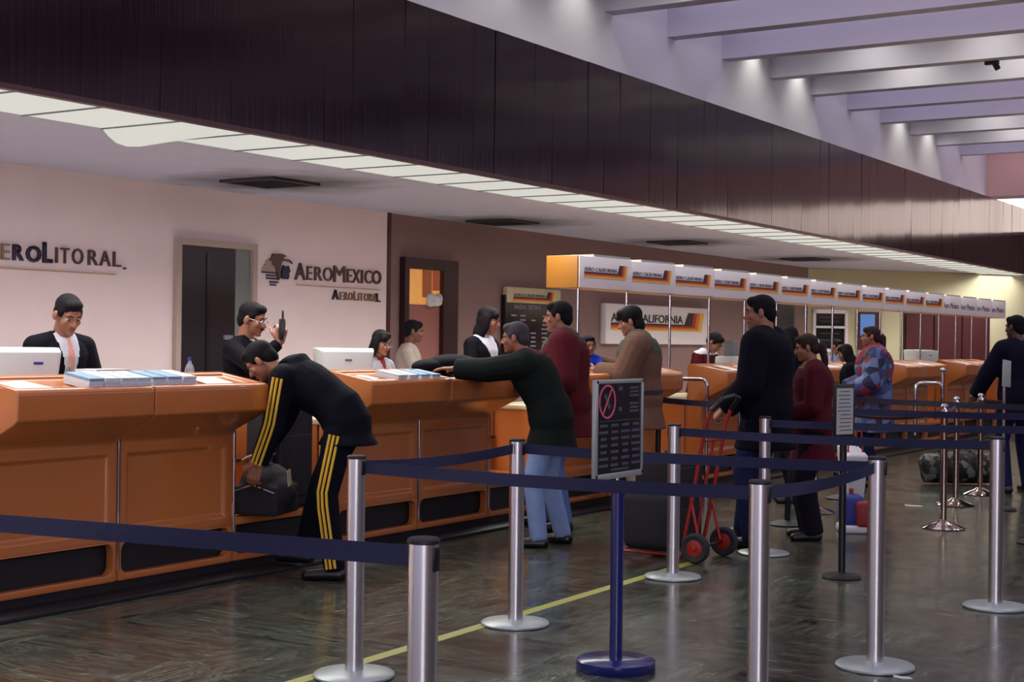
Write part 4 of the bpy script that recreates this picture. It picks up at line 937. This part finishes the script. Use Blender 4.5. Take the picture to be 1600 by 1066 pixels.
t = thing('sign_stand', 'black sign stand with a grey printed sheet between the two women', 'sign stand', (-3.147, 8.804, 0), -.26)
b = bmesh.new(); lathe(b, [(.115, 0), (.12, .006), (.11, .022), (.03, .035)], 36); obj('base', b, M['black'], t, smooth=True)
b = bmesh.new(); cyl(b, (0, 0, .03), (0, 0, .87), .022, seg=20); obj('pole', b, M['blackgloss'], t, smooth=True)
b = bmesh.new(); bx(b, (0, 0, 1.035), (.014, .215, .33)); obj('frame', b, M['black'], t, bevel=.004)
b = bmesh.new(); bx(b, (.008, 0, 1.032), (.003, .175, .285)); sh_ = obj('sheet', b, M['grey_paper'], t)
for r in range(11):
    bb = bmesh.new(); bx(bb, (.0100, random.uniform(-.01, .01), 1.155 - r * .024), (.001, random.uniform(.10, .15), .006)); obj('text_line', bb, M['inkgrey'], sh_)
t = thing('sign_stand', 'black sign stand with a small blank grey notice near the right edge', 'sign stand', (-3.29, 13.3, 0))
b = bmesh.new(); lathe(b, [(.115, 0), (.12, .006), (.11, .022), (.03, .035)], 36); obj('base', b, M['black'], t, smooth=True)
b = bmesh.new(); cyl(b, (0, 0, .03), (0, 0, 1.1), .016, seg=14); obj('pole', b, M['chrome'], t, smooth=True)
b = bmesh.new(); bx(b, (.02, 0, 1.205), (.012, .26, .235), Matrix.Rotation(-.06, 4, 'X')); obj('notice', b, M['grey_paper'], t, bevel=.002)

# ------------------------------------------------------------------ guard rails
def rail(lab, pts, knob=None):
    t = thing('guard_rail', lab, 'rail', (pts[-1][0], pts[-1][1], 0)); o = Vector((pts[-1][0], pts[-1][1], 0)); b = bmesh.new(); P_ = [Vector(p) - o for p in pts]; out = [P_[0]]
    for i in range(1, len(P_) - 1):
        a, c, d = P_[i - 1], P_[i], P_[i + 1]; u = (a - c).normalized() * .07; v = (d - c).normalized() * .07
        for q in range(7): s = q / 6; out.append(c + u * (1 - s) ** 2 + v * s ** 2)
    out.append(P_[-1]); tube(b, out, .017, 14); obj('tube', b, M['chrome'], t, smooth=True)
    b = bmesh.new(); lathe(b, [(.05, 0), (.05, .008), (.02, .014)], 20); obj('foot_flange', b, M['chrome'], t, smooth=True)
    if knob: b = bmesh.new(); cyl(b, (0, 0, 1.05), (0, 0, knob), .017, seg=14); ell(b, (0, 0, knob), (.026,) * 3); obj('knob', b, M['chrome'], t, smooth=True)
rail('bent chrome guard rail beside the counter behind the tan jacket', [(-6.22, 12.5, 1.10), (-5.83, 12.6, 1.10), (-5.83, 12.6, 0)])
rail('bent chrome guard rail with a round knob left of the rope posts', [(-4.10, 13.37, .62), (-4.10, 13.37, 1.10), (-3.89, 13.5, 1.10), (-3.89, 13.5, 0)], 1.22)

# ------------------------------------------------------------------ hand truck and cases
t = thing('hand_truck', 'red steel hand truck with black rubber wheels carrying black cases', 'hand truck', (-4.16, 9.0, 0))
def hb(name, pts, r, m, seg=10): b = bmesh.new(); tube(b, pts, r, seg); return obj(name, b, m, t, smooth=True)
for s in (-1, 1):
    y = s * .16
    hb('side_rail', [(-.10, y, .06), (-.02, y, .45), (.06, y, .90), (.10, y, 1.0)], .013, M['red_metal']); hb('brace', [(-.04, y, .42), (.03, y, .12)], .010, M['red_metal'])
    hb('toe_bar', [(-.10, y, .035), (-.56, y * 1.0, .03)], .011, M['red_metal'])
    w = bmesh.new(); ts = [(.055, -.02), (.085, -.028), (.098, -.016), (.10, 0), (.098, .016), (.085, .028), (.055, .02)]
    wy = s * .225; rgs = [[w.verts.new((.03 + r_ * math.cos(2 * PI * q / 28), wy + h_, .10 + r_ * math.sin(2 * PI * q / 28))) for q in range(28)] for r_, h_ in ts]
    for i in range(7):
        for q in range(28): w.faces.new((rgs[i][q], rgs[i][(q + 1) % 28], rgs[(i + 1) % 7][(q + 1) % 28], rgs[(i + 1) % 7][q]))
    wo = obj('wheel', w, M['tyre'], t, smooth=True)
    h = bmesh.new(); cyl(h, (.03, wy - .02, .10), (.03, wy + .02, .10), .056, seg=24); cyl(h, (.03, wy - .032, .10), (.03, wy + .032, .10), .018, seg=12); obj('hub', h, M['red_metal'], wo, bevel=.004)
hb('toe_bar', [(-.56, -.16, .03), (-.58, 0, .03), (-.56, .16, .03)], .011, M['red_metal']); hb('crossbar', [(-.02, -.16, .45), (-.02, .16, .45)], .010, M['red_metal']); hb('crossbar', [(.05, -.16, .80), (.05, .16, .80)], .010, M['red_metal'])
hb('axle', [(.03, -.24, .10), (.03, .24, .10)], .009, M['black']); hb('handle', [(.10, -.16, 1.0), (.17, -.13, 1.08), (.19, 0, 1.10), (.17, .13, 1.08), (.10, .16, 1.0)], .015, M['blackgloss'])
hb('centre_rail', [(-.08, 0, .08), (-.02, 0, .45), (.05, 0, .80)], .010, M['red_metal'])
SOFT = []
def case(name, lab, c, s, rz=0, m=None, handle=True, tilt=0, wheels=False, cat='suitcase', strap=True):
    t = thing(name, lab, cat, (c[0], c[1], c[2]), rz); m = m or M['blackfabric']; R_ = Matrix.Rotation(tilt, 4, 'Y')
    b = bmesh.new(); bx(b, R_ @ Vector((0, 0, s[2] / 2)), s, R_); bmesh.ops.subdivide_edges(b, edges=b.edges[:], cuts=3, use_grid_fill=True)
    for v in b.verts: q = v.co; v.co.x *= 1 + .03 * math.sin(q.z * 9); 
    obj('shell', b, m, t, bevel=.0, smooth=True) if 0 else None
    b2 = bmesh.new(); bx(b2, R_ @ Vector((0, 0, s[2] / 2)), s, R_); b.free(); obj('shell', b2, m, t, bevel=min(s) * .18, seg=4)
    b = bmesh.new(); bx(b, R_ @ Vector((s[0] / 2 + .006, 0, s[2] * .42)), (.02, s[1] * .78, s[2] * .6), R_); obj('pocket', b, m, t, bevel=.009, seg=3)
    if handle: b = bmesh.new(); tube(b, [R_ @ Vector((0, -.07, s[2] - .004)), R_ @ Vector((0, -.06, s[2] + .035)), R_ @ Vector((0, .06, s[2] + .035)), R_ @ Vector((0, .07, s[2] - .004))], .009, 8); obj('handle', b, M['blackgloss'], t, smooth=True)
    if wheels:
        for q in (-1, 1): b = bmesh.new(); cyl(b, (0, q * s[1] * .38 - .012, .012), (0, q * s[1] * .38 + .012, .012), .022, seg=14); obj('caster', b, M['tyre'], t)
    return t
case('suitcase', 'large black suitcase at the bottom of the hand truck', (-4.49, 9.0, .048), (.40, .46, .40), handle=False)
case('suitcase', 'smaller black case stacked on top on the hand truck', (-4.44, 9.0, .452), (.32, .42, .22))
case('suitcase', 'tall black suitcase standing upright on the low platform behind the bag', (-6.40, 7.28, .345), (.26, .40, .66))
bg_ = thing('travel_bag', 'slumped black travel bag with a cream tag on the low platform', 'bag', (-6.19, 6.92, .345), .3)
b = bmesh.new(); bx(b, (0, 0, .10), (.30, .34, .18)); ell(b, (0, 0, .20), (.16, .19, .12)); ell(b, (.06, -.04, .14), (.15, .14, .12)); ell(b, (-.02, .08, .22), (.12, .11, .10))
SOFT.append((b, bg_))
b = bmesh.new(); tube(b, [(0, -.12, .26), (.03, -.06, .36), (.03, .05, .37), (0, .12, .27)], .011, 8); obj('handle', b, M['blackgloss'], bg_, smooth=True)
b = bmesh.new(); tube(b, [(-.12, -.19, .16), (0, -.20, .20), (.13, -.17, .15)], .006, 6); obj('zip', b, M['chrome'], bg_, smooth=True)
b = bmesh.new(); bx(b, (.19, -.08, .24), (.004, .05, .10), Matrix.Rotation(.2, 4, 'X')); obj('tag', b, M['sign_cream'], bg_)
for b_, p_ in SOFT: remesh(b_, .012, 6, [M['blackfabric']], 'body', p_, clamp=.0)
# duffel
t = thing('duffel_bag', 'grey patterned duffel bag with black straps on the floor far right', 'bag', (-4.30, 15.45, 0), math.atan2(.536, .844))
b = bmesh.new(); tube(b, [(-.36, 0, .16), (-.34, 0, .165), (0, 0, .175), (.34, 0, .165), (.36, 0, .16)], [.10, .15, .17, .15, .10], 18); obj('body', b, M['duffel'], t, smooth=True)
for xx in (-.16, .16): b = bmesh.new(); tube(b, [(xx + .172 * 0, .176 * math.cos(q), .175 + .176 * math.sin(q)) for q in [i * PI / 10 for i in range(-2, 13)]], .012, 8); obj('strap', b, M['black'], t, smooth=True)
# backpack, tote
t = thing('backpack', 'small blue and red backpack with a white base on the floor', 'bag', (-3.86, 11.0, 0), .5)
b = bmesh.new(); bx(b, (0, 0, .03), (.20, .27, .06)); obj('base', b, M['bag_white'], t, bevel=.02, seg=3)
b = bmesh.new(); bx(b, (0, .02, .17), (.18, .22, .24)); obj('body', b, M['bag_blue'], t, bevel=.05, seg=4)
b = bmesh.new(); bx(b, (.07, -.09, .15), (.10, .12, .20)); obj('pocket', b, M['bag_red'], t, bevel=.03, seg=3)
b = bmesh.new(); tube(b, [(0, -.04, .27), (0, -.03, .33), (0, .05, .33), (0, .06, .27)], .01, 8); obj('handle', b, M['bag_red'], t, smooth=True)
t = thing('tote_bag', 'white vinyl bag hanging open behind the black sign stand', 'bag', (-4.12, 11.75, 0), .57)
b = bmesh.new(); V0 = [b.verts.new(p) for p in ((-.06, -.10, .0), (.06, -.10, .0), (.06, .10, .0), (-.06, .10, .0))]; V1 = [b.verts.new(p) for p in ((-.09, -.20, .55), (.09, -.20, .55), (.09, .22, .62), (-.09, .22, .62))]
for i in range(4): b.faces.new((V0[i], V0[(i + 1) % 4], V1[(i + 1) % 4], V1[i]))
b.faces.new(V0[::-1]); b.faces.new(V1); obj('body', b, M['bag_white'], t, bevel=.03, seg=3)
for q in (-1, 1): b = bmesh.new(); tube(b, [(q * .06, -.10, .56), (q * .05, -.08, .74), (q * .05, .08, .76), (q * .06, .10, .58)], .008, 8); obj('handle', b, M['bag_red'], t, smooth=True)

# ------------------------------------------------------------------ on the counters
def topz(x): return 1.172 + (-5.972 - x) * .163 - .018
def terminal(lab, x, y, rz, mark):
    t = thing('terminal', lab, 'computer', (x, y, .90), rz)
    b = bmesh.new(); lathe(b, [(.13, 0), (.13, .02), (.05, .04), (.05, .10)], 24); obj('foot', b, M['white_plastic'], t, smooth=True)
    b = bmesh.new(); V = []
    for px_, wy, z0, z1 in ((-.18, .21, .09, .47), (-.10, .215, .08, .475), (.02, .21, .09, .475), (.17, .185, .16, .455)):
        V.append([b.verts.new((px_, -wy * (.8 if q == 0 else 1), z) if k_ == 0 else (px_, wy * (.8 if q == 0 else 1), z)) for k_ in (0, 1) for q, z in (((0, z0), (1, z1)) if k_ == 0 else ((1, z1), (0, z0)))])
    for i in range(3):
        for q in range(4): b.faces.new((V[i][q], V[i][(q + 1) % 4], V[i + 1][(q + 1) % 4], V[i + 1][q]))
    b.faces.new(V[0][::-1]); b.faces.new(V[-1]); obj('housing', b, M['white_plastic'], t, bevel=.012, seg=3)
    b = bmesh.new(); bx(b, (-.183, 0, .29), (.004, .33, .26)); obj('glass_screen', b, M['blackgloss'], t)
    b = bmesh.new(); bx(b, (.172, mark, .39), (.004, .05, .014)); obj('badge', b, M['bag_blue'] if mark else M['inkgrey'], t)
    return t
dcam = math.atan2(-.80, .60)
terminal('wide white computer terminal at the left edge in front of the suited clerk', -6.66, 5.42, dcam + .45, .06); terminal('white computer terminal turned away in front of the woman with glasses', -6.74, 8.36, dcam + .2, 0)
terminal('white computer terminal on the far counter near the red-brown panels', -6.72, 22.2, dcam + .5, 0)
def stack(lab, x, y, n, m=None, w=.098, d=.20, h=.060, rz=0, grp=None, name='brochure_stack', cat='brochures'):
    t = thing(name, lab, cat, (x, y, topz(x) - .002), rz, grp)
    rr = Matrix.Rotation(.16, 4, 'Y')
    for i in range(n):
        b = bmesh.new(); q = h / n; bx(b, (random.uniform(-.003, .003), random.uniform(-.003, .003), q * (i + .5) + .004), (d, w, q * .94), rr); obj('booklet', b, (m or M['paper']) if i < n - 1 else random.choice((M['paper_blue'], M['paper'], M['paper_blue2'])), t)
    return t
for j, nm in enumerate(('leftmost', 'second', 'third', 'rightmost')): stack(f'{nm} stack of white brochures with blue covers on the counter below the suited clerk', -6.09, 5.37 + j * .112, 4, grp='brochure stacks')
for j, nm in enumerate(('left', 'middle', 'right')): stack(f'{nm} stack of white brochures on the second counter from the left', -6.10, 5.83 + j * .115, 4, grp='brochure stacks')
for j, nm in enumerate(('left', 'middle left', 'middle right', 'right')): stack(f'{nm} stack of white brochures on the counter in front of the woman with glasses', -6.08, 8.05 + j * .13, 3, grp='brochure stacks', h=.045)
def sheet(lab, x, y, rz, w=.22, d=.30, m=None):
    b = bmesh.new(); bx(b, (0, 0, 0), (w, d, .003), Matrix.Rotation(.162, 4, 'Y') @ Matrix.Rotation(rz, 4, 'Z')); o = obj('paper_sheet', b, m or M['paper']); o.location = (x, y, topz(x) + .004); tag(o, lab, 'paper')
sheet('loose white sheet at the left end of the left counter', -6.12, 4.98, .2); sheet('white sheet on the second counter near its right end', -6.12, 6.38, 1.4); sheet('white sheet under the arms of the leaning man', -6.10, 8.95, 1.3, .2, .42)
sheet('white sheet on the left half of the counter with the woman clerk', -6.14, 7.86, .3, .14, .1); sheet('pale sheet on the amber counter left of the guard rail', -6.12, 11.6, 1.2); sheet('pale sheet spread on the next counter beside the coat', -6.12, 13.8, 1.4, .2, .5)
for i, y in enumerate((16.7, 17.6, 19.5, 20.4, 22.4)):
    sheet(('pale papers on the far counter, ' + ('nearest', 'second', 'third', 'fourth', 'farthest')[i] + ' lot'), -6.12, y, .4 + i, .2, .4)
def bottle(lab, x, y, z, capm, s=1):
    t = thing('bottle', lab, 'bottle', (x, y, z)); m = M['bottle']
    b = bmesh.new(); lathe(b, [(.030 * s, 0), (.032 * s, .01), (.032 * s, .12 * s), (.026 * s, .145 * s), (.011 * s, .17 * s), (.011 * s, .185 * s)], 20); obj('body', b, m, t, smooth=True)
    b = bmesh.new(); cyl(b, (0, 0, .182 * s), (0, 0, .205 * s), .014 * s, seg=14); obj('cap', b, capm, t, smooth=True)
    b = bmesh.new(); lathe(b, [(.0325 * s, .06 * s), (.0325 * s, .10 * s)], 20); obj('label_band', b, M['paper'], t, smooth=True)
M['bottle'] = mat('clear_bottle', (170, 180, 190), .1, spec=.6); M['bottle'].node_tree.nodes['Principled BSDF'].inputs['Transmission Weight'].default_value = .7
bottle('small clear water bottle with a blue cap standing behind the second counter ledge', -6.52, 6.58, 1.235 - .13 + .02, M['bag_blue'], .95)
bottle('small clear bottle near the elbow of the suited clerk', -6.50, 5.62, 1.235 - .13, M['sign_cream'], .9)
for x, y in ((-6.52, 6.58), (-6.50, 5.62)): pass
t = thing('paper_tray', 'white rounded paper tray behind the brochures of the second counter', 'tray', (-6.62, 5.98, .90))
b = bmesh.new(); bx(b, (0, 0, .165), (.24, .36, .33)); obj('body', b, M['white_plastic'], t, bevel=.05, seg=4)
b = bmesh.new(); bx(b, (.0, .0, .34), (.18, .26, .02)); obj('paper_pile', b, M['paper'], t)
b = bmesh.new(); bx(b, (-6.5, 6.58, 1.0), (.12, .16, .22)); tag(obj('document_box', b, M['white_plastic'], bevel=.01), 'small white box under the water bottle behind the ledge', 'box')
b = bmesh.new(); bx(b, (-6.49, 5.62, 1.0), (.10, .16, .20)); tag(obj('document_box', b, M['white_plastic'], bevel=.01), 'small white box behind the ledge beside the suited clerk', 'box')
t = thing('ticket_printer', 'pale ticket printer with a grey head on the counter beside the coat', 'printer', (-6.62, 14.90, .9)); b = bmesh.new(); bx(b, (0, 0, .2), (.25, .3, .4)); obj('case', b, M['white_plastic'], t, bevel=.03)
b = bmesh.new(); bx(b, (0, .02, .48), (.12, .14, .18)); obj('head', b, M['grey_panel'], t, bevel=.02)
# things held
def wpt(J, v): return Matrix.LocRotScale(J['root'].location, J['root'].rotation_euler, J['root'].scale) @ v
q = wpt(p2, p2['wr']['R']); t = thing('radio', 'black two-way radio with stub antenna in the raised hand', 'radio', (q.x + .02, q.y, q.z + .04), .5)
b = bmesh.new(); bx(b, (0, 0, .05), (.035, .055, .14)); obj('body', b, M['blackgloss'], t, bevel=.006)
b = bmesh.new(); cyl(b, (0, .015, .115), (0, .015, .175), .008, .006, seg=10); obj('antenna', b, M['black'], t)
b = bmesh.new()
for q in range(12): ell(b, (-9.37 + random.uniform(-.01, .02), 13.06 + .2 * random.random(), 1.83 + .09 * random.random()), (.03, .045 + .02 * random.random(), .03 + .02 * random.random()))
tag(remesh(b, .011, 1, [M['paper']], 'plastic_bag', None), 'crumpled pale plastic bag on a shelf inside the lit doorway', 'bag')
# floor line and litter
b = bmesh.new(); V = [b.verts.new(p) for p in ((-3.985, 0, .0015), (-3.915, 0, .0015), (-4.135, 8.85, .0015), (-4.205, 8.85, .0015))]; b.faces.new(V)
r = bmesh.ops.extrude_face_region(b, geom=b.faces[:]); bmesh.ops.translate(b, vec=(0, 0, -.0012), verts=[e for e in r['geom'] if isinstance(e, bmesh.types.BMVert)])
tag(obj('floor_line', b, M['yellow_tape']), 'yellow line painted along the dark floor between the queue posts', 'floor marking')
for i, (x, y, lab) in enumerate(((-4.02, 13.1, 'torn white paper scrap on the floor left of the chrome posts'), (-5.1, 10.3, 'small white scrap on the floor behind the blue post'), (-1.98, 6.32, 'small white scrap beside the round base at lower right'))):
    b = bmesh.new(); pts = [(.09, 0), (.05, .05), (-.03, .03), (-.1, .05), (-.07, -.03), (.02, -.05)]; sc = (1, .6, .5)[i]
    prism(b, [(p[0] * sc, p[1] * sc) for p in pts], lambda a, c, s: (a, c, s), .003); o = obj('paper_scrap', b, M['paper']); o.location = (x, y, .001); tag(o, lab, 'litter')
# soft dark bundle under the arms of the leaning man
b = bmesh.new(); ell(b, (-6.20, 8.95, 1.265), (.12, .32, .075)); ell(b, (-6.22, 8.70, 1.25), (.10, .20, .055)); cj = remesh(b, .012, 3, [fab('black_coat_bundle', (16, 16, 24))], 'folded_coat', None); tag(cj, 'folded black coat under the arms of the leaning man', 'coat')
